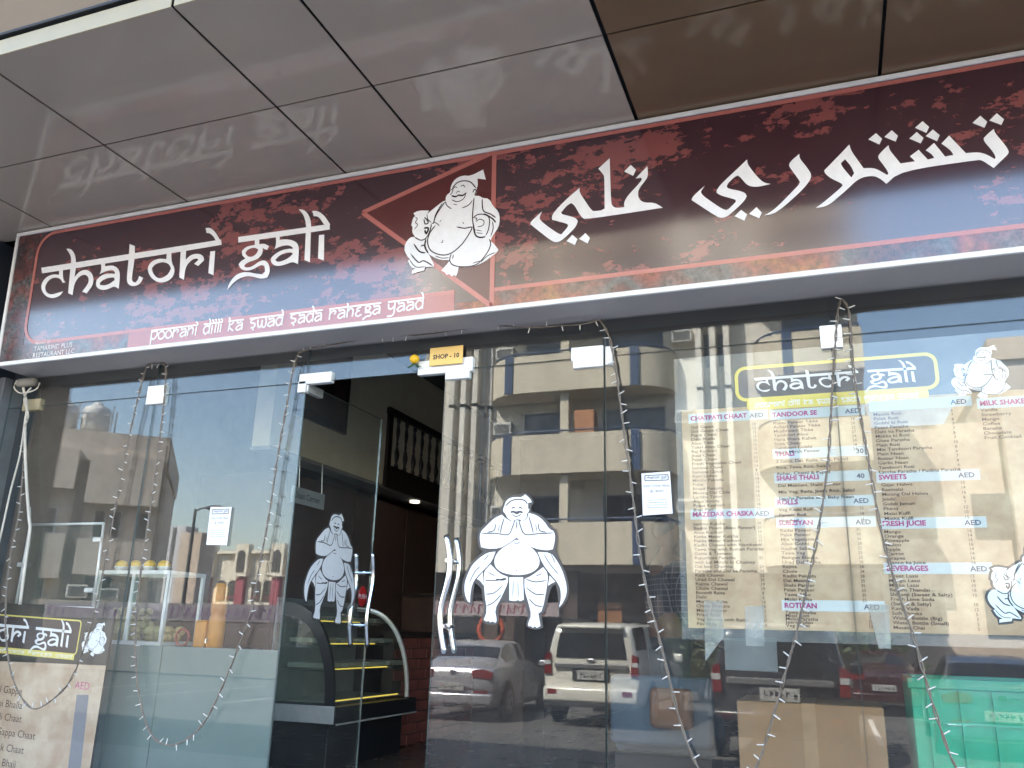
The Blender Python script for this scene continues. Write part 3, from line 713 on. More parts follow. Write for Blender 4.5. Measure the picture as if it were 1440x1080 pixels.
def strip_material():
    m = bpy.data.materials.new('printed_street_photo'); m.use_nodes = True; nt = m.node_tree; b = nt.nodes['Principled BSDF']; N = nt.nodes.new; Lk = nt.links.new
    tc = N('ShaderNodeTexCoord'); n1 = N('ShaderNodeTexNoise'); n1.inputs['Scale'].default_value = 2.6; n1.inputs['Detail'].default_value = 2; Lk(tc.outputs['Object'], n1.inputs['Vector'])
    n2 = N('ShaderNodeTexNoise'); n2.inputs['Scale'].default_value = 34; n2.inputs['Detail'].default_value = 7; n2.inputs['Roughness'].default_value = 0.75; Lk(tc.outputs['Object'], n2.inputs['Vector'])
    r1 = N('ShaderNodeValToRGB'); els = r1.color_ramp.elements; els[0].position = 0.3; els[0].color = (0.035, 0.03, 0.04, 1); els[1].position = 0.72; els[1].color = (0.30, 0.14, 0.03, 1)
    e = els.new(0.42); e.color = (0.10, 0.03, 0.03, 1); e = els.new(0.5); e.color = (0.09, 0.10, 0.11, 1); e = els.new(0.6); e.color = (0.22, 0.05, 0.04, 1)
    Lk(n1.outputs['Fac'], r1.inputs[0]); r2 = N('ShaderNodeValToRGB'); r2.color_ramp.elements[0].position = 0.35; r2.color_ramp.elements[0].color = (0.25, 0.25, 0.25, 1); r2.color_ramp.elements[1].position = 0.7; r2.color_ramp.elements[1].color = (1.6, 1.5, 1.4, 1)
    Lk(n2.outputs['Fac'], r2.inputs[0]); mx = N('ShaderNodeMix'); mx.data_type = 'RGBA'; mx.blend_type = 'MULTIPLY'; mx.inputs['Factor'].default_value = 1; Lk(r1.outputs[0], mx.inputs['A']); Lk(r2.outputs[0], mx.inputs['B'])
    Lk(mx.outputs['Result'], b.inputs['Base Color']); b.inputs['Roughness'].default_value = 0.14; b.inputs['Specular IOR Level'].default_value = 0.9; return m
XL, XR, ZB, ZT = -5.01, 2.05, 2.488, 3.424
sign = empty('shop_sign', (-1.5, 0, ZB), label='long maroon shop signboard with white lettering in two scripts', cat='sign')
PS = rooted(sign)
PSB = PS
TILT = Matrix.Translation((0, -0.282, 3.0)) @ Matrix.Rotation(R_(2.6), 4, 'X') @ Matrix.Translation((0, 0.282, -3.0))   # the face leans out a little at the top
def PS(o): o.parent = sign; o.matrix_parent_inverse = Matrix.Translation(-Vector(sign.location)) @ TILT; return o
PSB(B('sign_box', M_UNDER, None, XL, XR, -0.247, 0.028, ZB, ZT - 0.004, 0.003))
PS(B('print', sign_material(), None, XL + 0.02, XR - 0.02, -0.2815, -0.2735, ZB + 0.02, ZT - 0.02))
for nm, a in (('frame_top', (XL, XR, ZT - 0.024, ZT)), ('frame_bottom', (XL, XR, ZB - 0.003, ZB + 0.024)), ('frame_left', (XL - 0.001, XL + 0.022, ZB + 0.0245, ZT - 0.0245)), ('frame_right', (XR - 0.022, XR + 0.001, ZB + 0.0245, ZT - 0.0245))):
    PS(B(nm, M_ALU, None, a[0], a[1], -0.292, -0.2725, a[2], a[3], 0.003))
M_PINK = flat('ink_salmon', (0.42, 0.13, 0.11), 0.18); M_BAND = flat('ink_rose', (0.36, 0.11, 0.10), 0.18); M_TRI = flat('ink_brown', (0.085, 0.014, 0.013), 0.18); M_WHITE = flat('ink_white', (0.80, 0.79, 0.80), 0.22)
M_STRIP = strip_material()
def pf(name, m, loops, dy, parent=sign, P=None):
    o = link(name, fill(loops, YS - dy), m); (P or PS)(o); return o
# photo strips, frame lines, tagline band, triangle
a = im([(690, 402), (1440, 320)]); zt = (a[0][1] + a[1][1]) / 2
pf('photo_strip', M_STRIP, [[(a[0][0], ZB + 0.024), (XR - 0.022, ZB + 0.024), (XR - 0.022, zt), (a[0][0], zt)]], 0.001)
xb0 = im([(178, 470)])[0][0]; xb1 = im([(637, 420)])[0][0]
zl = im([(400, 438)])[0][1]
pf('photo_strip', M_STRIP, [[(XL + 0.022, ZB + 0.024), (xb0, ZB + 0.024), (xb0, zl), (XL + 0.022, zl)]], 0.001)
xl2 = im([(42, 420)])[0][0]
pf('photo_strip', M_STRIP, [[(XL + 0.022, zl + 0.001), (xl2, zl + 0.001), (xl2, ZT - 0.024), (XL + 0.022, ZT - 0.024)]], 0.001)
x2 = im([(637, 420), (700, 400)])
pf('photo_strip', M_STRIP, [[(x2[0][0], ZB + 0.024), (a[0][0] - 0.002, ZB + 0.024), (a[0][0] - 0.002, zt - 0.05), (x2[0][0], zt - 0.05)]], 0.001)
pf('tagline_band', M_BAND, [[(xb0, ZB + 0.024), (xb1, ZB + 0.024), (xb1, zl), (xb0, zl)]], 0.0015)
b = MB(); y_ = YS - 0.002
z_hi = ZT - 0.04
cor = 0.14; x_ = xl2
left_line = [(xb1, zl), (x_ + cor, zl)] + [(x_ + cor - cor * math.sin(R_(q)), zl + cor - cor * math.cos(R_(q))) for q in range(10, 91, 10)] + [(x_ + cor - cor * math.cos(R_(q)), z_hi - cor + cor * math.sin(R_(q))) for q in range(0, 91, 10)] + [(XR - 0.022, z_hi)]
b.strip(left_line, 0.022, y_, False); b.strip([(a[0][0], zt), (XR - 0.022, zt)], 0.022, y_, False)
PS(b.build('border_line', M_PINK, None))
tri = im([(511, 300), (697, 223), (682, 430)]); tri = [tri[0], (tri[1][0], ZT - 0.03), (tri[1][0] + 0.0, ZB + 0.026)]
pf('emblem_triangle', M_TRI, [tri], 0.0025)
b = MB(); b.strip([tri[0], tri[1]], 0.026, YS - 0.003, False).strip([tri[1], tri[2]], 0.026, YS - 0.003, False).strip([tri[2], tri[0]], 0.026, YS - 0.003, False); PS(b.build('triangle_outline', M_PINK, None))
# ---- latin lettering (outlines measured on the photograph)
S1 = (40, 280, 220 / 1440)
LETTERS = {
 'headline': [[(130, 637), (1440, 432), (1783, 378), (1786, 425), (1440, 484), (135, 688)]],
 'c': [[(292, 640), (327, 640), (322, 735), (343, 768), (318, 772), (300, 735), (255, 722), (210, 735), (175, 770), (155, 815), (165, 860), (205, 880), (255, 868), (320, 848), (300, 880), (255, 905), (205, 912), (155, 890), (125, 845), (120, 800), (140, 755), (180, 715), (235, 695), (290, 700)]],
 'h': [[(365, 465), (402, 463), (435, 500), (450, 560), (445, 640), (430, 720), (480, 665), (540, 650), (590, 680), (605, 740), (590, 800), (535, 868), (495, 850), (545, 790), (562, 745), (550, 710), (520, 695), (470, 715), (425, 780), (405, 884), (365, 865), (395, 640), (407, 570), (402, 525), (382, 490)]],
 'a': [[(675, 580), (715, 575), (712, 622), (780, 612), (835, 640), (848, 700), (830, 825), (790, 800), (740, 825), (690, 838), (640, 825), (620, 790), (630, 745), (680, 700), (740, 685), (800, 690), (800, 670), (775, 655), (720, 665), (660, 692), (680, 650)], [(660, 790), (700, 797), (750, 780), (797, 745), (790, 722), (740, 725), (690, 745), (660, 770)]],
 't': [[(945, 420), (992, 440), (985, 560), (952, 730), (958, 760), (985, 768), (1010, 742), (1020, 708), (1058, 725), (1035, 770), (1000, 795), (950, 802), (915, 780), (905, 740), (930, 560)]],
 'o': [[(1285, 480), (1325, 475), (1320, 580), (1350, 640), (1340, 700), (1300, 745), (1240, 768), (1180, 762), (1125, 720), (1100, 660), (1110, 610), (1150, 570), (1210, 550), (1275, 555)], [(1140, 640), (1150, 690), (1190, 730), (1240, 725), (1290, 690), (1315, 640), (1300, 600), (1250, 580), (1200, 590), (1160, 610)]],
 'r': [[(1410, 475), (1460, 465), (1452, 562), (1500, 515), (1570, 503), (1615, 525), (1622, 565), (1565, 617), (1528, 597), (1570, 560), (1550, 545), (1505, 562), (1448, 625), (1430, 742), (1388, 720)]],
 'i': [[(1680, 485), (1725, 480), (1702, 700), (1655, 680)], [(1645, 275), (1685, 270), (1735, 312), (1765, 372), (1782, 390), (1740, 400), (1715, 350), (1680, 320), (1650, 318)]],
 'headline2': [[(1940, 355), (2780, 235), (2780, 285), (1940, 405)]],
 'g': [[(2090, 370), (2132, 365), (2130, 420), (2175, 412), (2220, 435), (2200, 470), (2175, 462), (2160, 450), (2162, 490), (2130, 540), (2080, 565), (2040, 575), (1995, 600), (1985, 620), (2010, 632), (2060, 620), (2130, 570), (2180, 562), (2215, 600), (2222, 670), (2195, 720), (2140, 732), (2080, 715), (2010, 705), (1940, 725), (1880, 770), (1825, 832), (1840, 780), (1890, 710), (1950, 675), (2020, 670), (2090, 685), (2150, 690), (2175, 665), (2175, 620), (2155, 605), (2120, 615), (2060, 650), (2000, 660), (1950, 640), (1935, 600), (1960, 570), (2000, 548), (1970, 520), (1970, 480), (2010, 440), (2090, 425)], [(2000, 500), (2020, 530), (2060, 535), (2105, 505), (2120, 465), (2090, 450), (2050, 455), (2015, 475)]],
 'a2': [[(2285, 335), (2320, 330), (2318, 378), (2390, 372), (2460, 390), (2492, 430), (2490, 500), (2480, 598), (2430, 575), (2370, 600), (2300, 617), (2250, 605), (2230, 570), (2235, 540), (2280, 500), (2340, 470), (2400, 458), (2440, 460), (2430, 440), (2390, 425), (2330, 435), (2268, 462), (2285, 420)], [(2272, 560), (2290, 580), (2340, 570), (2400, 540), (2435, 505), (2425, 490), (2370, 495), (2310, 520)]],
 'l': [[(2500, 105), (2545, 105), (2590, 150), (2612, 220), (2605, 320), (2590, 580), (2540, 560), (2558, 330), (2565, 240), (2550, 170), (2525, 130)]],
 'i2': [[(2680, 335), (2728, 330), (2718, 565), (2665, 545)], [(2625, 118), (2670, 115), (2730, 155), (2770, 215), (2785, 240), (2770, 258), (2730, 245), (2695, 185), (2665, 165), (2635, 165)]],
}
NAME_LOOPS = []       # the name in sign-plane metres
for k, lps in LETTERS.items():
    w = [soften(sg(l, *S1), 2) for l in lps]
    NAME_LOOPS.append(w)
    nm = 'headline' if k.startswith('headline') else 'letter_' + k[0]
    pf(nm, M_WHITE, w, 0.003 + (0.0006 if nm == 'headline' else 0))
# ---- arabic lettering
SC_, SD_, SE_ = (730, 210, 1 / 6), (960, 190, 1 / 6), (1190, 130, 250 / 1440)
AR = [
 [sg([(1085, 150), (1092, 235), (1050, 290), (1010, 340), (1003, 390), (1020, 430), (1060, 452), (1145, 450), (1212, 492), (560, 592), (530, 575), (500, 530), (470, 475), (440, 455), (400, 480), (355, 535), (365, 550), (420, 562), (480, 580), (495, 605), (480, 650), (420, 710), (350, 770), (310, 782), (270, 770), (95, 632), (100, 610), (150, 565), (195, 525), (172, 575), (180, 600), (240, 650), (330, 710), (355, 715), (410, 655), (412, 635), (390, 622), (320, 605), (280, 595), (275, 570), (300, 525), (400, 425), (515, 330), (510, 365), (560, 440), (600, 500), (625, 522), (690, 518), (722, 500), (724, 240), (715, 220), (673, 172), (770, 85), (776, 455), (790, 480), (820, 497), (888, 488), (885, 460), (900, 420), (940, 370), (1000, 310), (1040, 260), (1030, 245), (985, 252)], *SC_)],
 [sg([(545, 212), (548, 250), (600, 320), (660, 385), (700, 408), (742, 412), (640, 438), (570, 435), (530, 410), (490, 360), (465, 345), (440, 355), (380, 410), (372, 440), (390, 455), (480, 470), (530, 490), (540, 515), (520, 555), (400, 665), (360, 690), (320, 695), (280, 680), (75, 548), (85, 520), (140, 470), (188, 428), (155, 475), (160, 500), (210, 540), (330, 620), (370, 630), (395, 615), (450, 560), (445, 545), (420, 535), (320, 510), (285, 485), (290, 460), (330, 410), (440, 310)], *SD_)],
 [sg([(985, 165), (985, 200), (1040, 265), (1080, 320), (1085, 350), (1070, 390), (1000, 470), (900, 560), (820, 625), (760, 662), (685, 675), (740, 645), (800, 600), (900, 500), (980, 420), (990, 395), (975, 370), (910, 285), (897, 260), (905, 235), (940, 200)], *SD_)],
 [sg([(25, 428), (40, 480), (100, 560), (140, 615), (215, 612), (265, 630), (330, 668), (342, 660), (335, 635), (290, 575), (258, 535), (262, 510), (300, 470), (342, 432), (350, 470), (400, 530), (440, 577), (555, 560), (545, 545), (515, 520), (585, 468), (660, 545), (712, 532), (690, 500), (643, 472), (710, 413), (800, 520), (868, 508), (845, 470), (770, 418), (832, 355), (968, 493), (1070, 485), (1130, 500), (1190, 532), (1205, 540), (1212, 520), (1180, 470), (1115, 400), (1112, 375), (1150, 335), (1195, 300), (1200, 330), (1280, 420), (1315, 470), (1315, 495), (1290, 520), (1195, 610), (1150, 580), (1100, 550), (1070, 545), (440, 637), (325, 738), (280, 700), (220, 672), (105, 692), (0, 790)], *SE_)
  + sg([(1300, 530), (1260, 565), (1200, 600), (1120, 612), (1200, 555), (1320, 455), (1350, 425), (1340, 405), (1250, 365), (1200, 325), (1195, 300), (1300, 195)], *SD_),
  sg([(1370, 207), (1335, 240), (1345, 270), (1423, 358)], *SD_) + sg([(65, 655), (40, 600)], *SE_)],
]
for lps in AR: pf('arabic_letter', M_WHITE, [soften(l, 2, 42) for l in lps], 0.003)
DOTS = [(SC_, [(945, 140), (990, 180), (965, 230), (890, 195)]), (SC_, [(447, 718), (490, 755), (468, 803), (398, 770)]), (SC_, [(558, 703), (596, 745), (575, 790), (503, 752)]),
        (SD_, [(492, 627), (543, 665), (520, 718), (438, 680)]), (SD_, [(622, 605), (668, 650), (645, 698), (560, 660)])] + \
       [(SE_, q) for q in ([(240, 338), (290, 382), (268, 428), (178, 388)], [(367, 315), (418, 358), (400, 405), (308, 368)], [(617, 242), (670, 288), (648, 335), (555, 295)], [(570, 328), (625, 375), (602, 418), (510, 380)], [(700, 308), (756, 352), (735, 400), (643, 360)], [(1083, 198), (1140, 245), (1118, 292), (1020, 255)], [(1217, 178), (1275, 225), (1255, 270), (1157, 235)])]
for s_, q in DOTS: pf('arabic_dot', M_WHITE, [sg(q, *s_)], 0.003)
# ---- tagline in a small headline script
GL = {'p': [[(0, 1), (0, -.45)], [(0, .85), (.5, .9), (.6, .5), (.3, .1), (0, .25)]], 'o': [[(.45, 1), (.42, .8)], [(.3, .85), (.02, .6), (.05, .2), (.3, .02), (.58, .2), (.6, .6), (.3, .85)]], 'r': [[(.05, 1), (0, 0)], [(.03, .5), (.3, .8), (.55, .7), (.4, .45)]],
      'a': [[(.1, 1), (.1, .72), (.45, .78), (.58, .55), (.55, 0)], [(.55, .5), (.2, .45), (0, .2), (.2, .02), (.55, .25)]], 'n': [[(.05, 1), (0, 0)], [(.03, .5), (.3, .82), (.55, .65), (.5, .1)]], 'i': [[(.1, .85), (.05, 0)], [(.0, 1.35), (.18, 1.2), (.2, 1)]],
      'd': [[(.45, 1.5), (.6, 1.2), (.55, 0)], [(.55, .7), (.25, .82), (0, .5), (.1, .1), (.3, .02), (.56, .3)]], 'l': [[(.05, 1.4), (.15, 1.1), (.08, 0)]], 'k': [[(.0, 1.4), (.08, 1), (.02, 0)], [(.5, .85), (.08, .45), (.5, .0)]],
      's': [[(.55, .95), (.15, .85), (.1, .6), (.5, .45), (.45, .15), (.1, .1)], [(.3, .12), (.4, -.2)]], 'w': [[(.0, .85), (.05, .2), (.25, .05), (.4, .4), (.42, .75)], [(.4, .4), (.5, .05), (.75, .1), (.82, .7), (.7, .85)]],
      'h': [[(.0, 1.4), (.08, 1), (.02, 0)], [(.05, .5), (.3, .82), (.55, .65), (.5, .05)]], 'e': [[(.5, .85), (.15, .75), (.2, .55), (.4, .5)], [(.2, .5), (.02, .25), (.2, .02), (.55, .15)]],
      'g': [[(.3, 1), (.3, .85)], [(.5, .8), (.2, .85), (.1, .6), (.35, .45), (.55, .65), (.5, .8)], [(.2, .45), (.1, .3), (.55, .25), (.55, -.05), (.2, -.1), (-.1, -.35)]], 'y': [[(.0, .85), (.05, .4), (.3, .35), (.5, .6)], [(.55, 1), (.5, .0), (.3, -.3), (-.1, -.3)]]}
ADV = {'i': .3, 'l': .28, 'w': .98}
def script_text(txt, x0, x1, z, h, y, wd=0.16):
    """single stroke lettering hung from a headline; fitted between x0 and x1, headline at height z+h"""
    tot = sum((.55 if c == ' ' else ADV.get(c, .76)) for c in txt); k = (x1 - x0) / tot; b = MB(); x = x0; ws = x0
    for c in txt + ' ':
        if c == ' ':
            if x > ws: b.strip([(ws - .06 * k, z + h), (x - .05 * k, z + h)], wd * h, y - 0.0003, False)
            x += .55 * k; ws = x; continue
        for ln in GL[c]: b.strip(smooth_line([(x + u * k, z + v * h) for u, v in ln], 3) if len(ln) > 2 else [(x + u * k, z + v * h) for u, v in ln], wd * h, y, False)
        x += ADV.get(c, .76) * k
    return b
TAG = 'poorani dilli ka swad sada rahega yaad'
t0 = im([(209, 478)])[0]; t1 = im([(595, 436)])[0]
PS(script_text(TAG, t0[0], t1[0], ZB + 0.055, 0.062, YS - 0.0035).build('tagline', M_WHITE, None))
for body, px, py, s_ in (('Member of', 47, 484, 0.022), ('TAMARIND PLUS', 44, 493, 0.036), ('RESTAURANT LLC', 42, 502, 0.036)):
    q = im([(px, py)])[0]; me = text_mesh(body, s_ * 1.2, YS - 0.0035)
    for v in me.vertices: v.co.x += q[0]; v.co.z += q[1]
    PS(link('small_print', me, M_WHITE))

# ---- seated figure emblem, measured once, drawn at several places
SF = (510, 230, 240 / 1234)
SIT = [[(640, 205), (650, 160), (680, 120), (730, 97), (790, 100), (880, 55), (898, 125), (838, 118), (840, 170), (830, 185), (832, 215), (815, 240), (850, 240), (870, 255), (920, 260), (945, 310), (985, 350), (995, 400), (985, 460), (945, 515), (930, 540), (925, 560), (945, 575), (980, 620), (970, 640), (935, 665), (880, 705), (830, 730), (760, 748), (690, 745), (685, 775), (670, 812), (655, 800), (640, 812), (622, 795), (600, 800), (590, 782), (565, 770), (620, 710), (625, 695), (560, 695), (500, 670), (475, 650), (515, 730), (510, 742), (450, 745), (440, 770), (400, 780), (350, 795), (355, 770), (380, 758), (345, 745), (325, 700), (340, 690), (315, 660), (300, 620), (310, 575), (345, 535), (380, 530), (360, 500), (365, 460), (355, 450), (370, 395), (385, 385), (372, 365), (410, 345), (485, 345), (470, 370), (520, 330), (585, 280), (605, 275), (610, 240), (640, 215)]]
SIT_L = [([(530, 450), (490, 500), (470, 560), (485, 620), (530, 650), (590, 660), (650, 640), (720, 580), (770, 510), (792, 462), (740, 470), (680, 460)], 11), ([(500, 440), (530, 430), (560, 455)], 8), ([(605, 280), (615, 310), (650, 335)], 9), ([(720, 327), (770, 307), (800, 270)], 9),
         ([(655, 190), (690, 150), (740, 135), (790, 145), (828, 188)], 11), ([(640, 205), (660, 190), (655, 215), (640, 235)], 8), ([(648, 240), (680, 247), (700, 236), (730, 238), (758, 218)], 15), ([(650, 268), (690, 283), (735, 262), (752, 230)], 8), ([(662, 192), (676, 178), (692, 184)], 8), ([(716, 176), (735, 165), (748, 182)], 8), ([(685, 225), (695, 208), (712, 215)], 7),
         ([(803, 218), (815, 195), (828, 205), (815, 236)], 10), ([(660, 300), (690, 305)], 7), ([(605, 280), (560, 340), (530, 390), (515, 440)], 11), ([(585, 290), (545, 350), (522, 400)], 9), ([(470, 370), (475, 405), (500, 430)], 8),
         ([(812, 250), (805, 310), (798, 380), (800, 430), (815, 500)], 11), ([(870, 260), (870, 310), (880, 350), (930, 370), (965, 395)], 11), ([(880, 365), (940, 400), (965, 430)], 14), ([(800, 440), (815, 515), (850, 535), (890, 528)], 14),
         ([(800, 400), (830, 375), (870, 370), (910, 385), (920, 420), (910, 480), (890, 522)], 10), ([(820, 425), (850, 405), (880, 420), (870, 450), (830, 460)], 8), ([(812, 395), (828, 400), (820, 415)], 9), ([(815, 480), (865, 490)], 7), ([(820, 500), (870, 508)], 7), ([(940, 420), (945, 470), (925, 530)], 9),
         ([(375, 532), (420, 555), (460, 540), (492, 480), (500, 440)], 11), ([(450, 392), (470, 412), (478, 432), (455, 440), (448, 405)], 12), ([(445, 470), (478, 470), (462, 510), (452, 480)], 18), ([(385, 392), (400, 405), (385, 430), (402, 447), (375, 480)], 8),
         ([(460, 545), (450, 600), (475, 650)], 16), ([(370, 580), (410, 635), (455, 645)], 14), ([(345, 650), (400, 712), (440, 700), (505, 738)], 12), ([(420, 600), (440, 590), (460, 610)], 12), ([(335, 690), (380, 745), (450, 742)], 8),
         ([(640, 650), (627, 700), (660, 735), (750, 742), (830, 720), (900, 640), (925, 580), (915, 545)], 10), ([(655, 655), (648, 690)], 9), ([(790, 718), (850, 700)], 8), ([(850, 712), (900, 665), (960, 640)], 8), ([(520, 665), (570, 682), (625, 678)], 8), ([(565, 572), (580, 568), (578, 552)], 7), ([(560, 425), (572, 412)], 7), ([(735, 440), (725, 425)], 7)]
def rect_loops(loops, S_, Y):
    return [sg(l, *S_, Y) for l in loops]
sit_w = rect_loops(SIT, SF, YS); sit_l = [(sg(l, *SF), w * SF[2] * 0.00335) for l, w in SIT_L]
sx = [p[0] for p in sit_w[0]]; sz = [p[1] for p in sit_w[0]]; scx, scz, sh = (min(sx) + max(sx)) / 2, (min(sz) + max(sz)) / 2, max(sz) - min(sz)
def seated(y, cx=None, cz=None, h=None, nm='emblem', white=None, ink=None, P=None, root=None, grow=0.0, edge=None):
    k = 1 if h is None else h / sh; cx = scx if cx is None else cx; cz = scz if cz is None else cz
    T = lambda p: (cx + (p[0] - scx) * k, cz + (p[1] - scz) * k)
    res = []
    if grow:
        b = MB(); l = [T(p) for p in sit_w[0]]; b.strip(soften(l, 1) + [soften(l, 1)[0]], grow, y + 0.0004, False); res.append(b.build(nm + '_edge', edge, None))
    o = link(nm + '_figure', fill([soften([T(p) for p in sit_w[0]], 1)], y), white); res.append(o)
    b = MB()
    for l, w in sit_l: b.strip([T(p) for p in smooth_line(l, 3)], w * k * 0.95, y - 0.0008)
    res.append(b.build(nm + '_lines', ink, None))
    for o in res:
        if P: P(o)
        elif root: o.parent = root
M_LINE = flat('ink_line', (0.035, 0.018, 0.02), 0.25)
seated(YS - 0.0045, white=M_WHITE, ink=M_LINE, P=PS)
def name_logo(x0, x1, zc, y):
    """shop name outlines fitted between x0..x1 around height zc"""
    allp = [p for w in NAME_LOOPS for l in w for p in l]
    ax, bx = min(p[0] for p in allp), max(p[0] for p in allp); az, bz = min(p[1] for p in allp), max(p[1] for p in allp); k = (x1 - x0) / (bx - ax)
    return join_me([fill([[(x0 + (p[0] - ax) * k, zc + (p[1] - (az + bz) / 2) * k) for p in l] for l in w], y - (0.0002 * (i % 3))) for i, w in enumerate(NAME_LOOPS)], 'name')

# ================================================================== GLASS FRONT
M_GLASS = glass('shopfront_glass', (0.97, 0.988, 0.98), ior=1.47)
M_GEDGE = mat('glass_edge_green', (0.045, 0.07, 0.068), 0.3, var=0.05)
M_STEEL = mat('brushed_steel', (0.72, 0.72, 0.71), 0.3, metal=0.55, var=0.05, vscale=25)
M_WFIT = mat('white_fitting', (0.78, 0.78, 0.76), 0.35, var=0.05)
ZD, ZG = 2.28, 2.487
XJ = [-5.163, -3.9, -2.79, -1.0, 0.088, 1.2, 2.35, 3.48]
DESC = {-5.163: 'leftmost', -3.9: 'left of the doors, behind the looping lights', -1.0: 'right of the doors, beside the menu', 0.088: 'behind the right half of the menu', 1.2: 'beyond the right picture edge', 2.35: 'farthest right'}
def pane(nm, x0, x1, z0, z1, label):
    o = empty(nm, ((x0 + x1) / 2, 0, z0), label=label, cat='glass panel', group='fixed shopfront glass')
    P = rooted(o); g = 0.0025
    P(B('pane', M_GLASS, None, x0 + g, x1 - g, 0, 0.012, z0 + g, z1 - g))
    e = MB()
    e.box(x0 + g - 0.0012, x0 + g - 0.0002, 0.0002, 0.0118, z0 + g, z1 - g).box(x1 - g + 0.0002, x1 - g + 0.0012, 0.0002, 0.0118, z0 + g, z1 - g).box(x0 + g, x1 - g, 0.0002, 0.0118, z0 + g - 0.0012, z0 + g - 0.0002)
    P(e.build('edge', M_GEDGE, None)); return o, P
PN = {}
for a, b_ in zip(XJ[:-1], XJ[1:]):
    if a == -2.79: continue
    PN[a] = pane('glass_panel', a, b_, 0.03, ZD, 'tall clear shopfront pane, ' + DESC[a])
TR = {}
for a, b_ in zip(XJ[:-1], XJ[1:]):
    nm = 'over the doors, with the gold number plate' if a == -2.79 else 'over the pane ' + DESC[a]
    TR[a] = pane('transom_panel', a, b_, ZD, ZG, 'shallow clear transom pane ' + nm)
def fit(P, name, px, m=M_WFIT, y0=-0.014, y1=0.026, rad=0.004):
    """metal clamp covering the given pixel box on the glass"""
    a = onY(px[0], px[1], y0); c = onY(px[2], px[3], y0)
    P(B(name, m, None, min(a.x, c.x), max(a.x, c.x), y0, y1, min(a.z, c.z), max(a.z, c.z), rad))
fit(PN[-5.163][1], 'patch_fitting', (208, 543, 229, 567)); fit(PN[0.088][1], 'patch_fitting', (1152, 458, 1186, 488), M_STEEL)
fit(PN[-5.163][1], 'patch_fitting', (33, 562, 54, 576), M_CREAM)
fit(TR[-2.79][1], 'patch_fitting', (421, 526, 465, 537)); fit(PN[-3.9][1], 'patch_fitting', (419, 536, 429, 551))
fit(TR[-2.79][1], 'patch_fitting', (588, 508, 664, 521)); fit(TR[-2.79][1], 'patch_fitting', (803, 489, 848, 504))
fit(TR[-1.0][1], 'patch_fitting', (851, 487, 861, 512), M_WFIT)
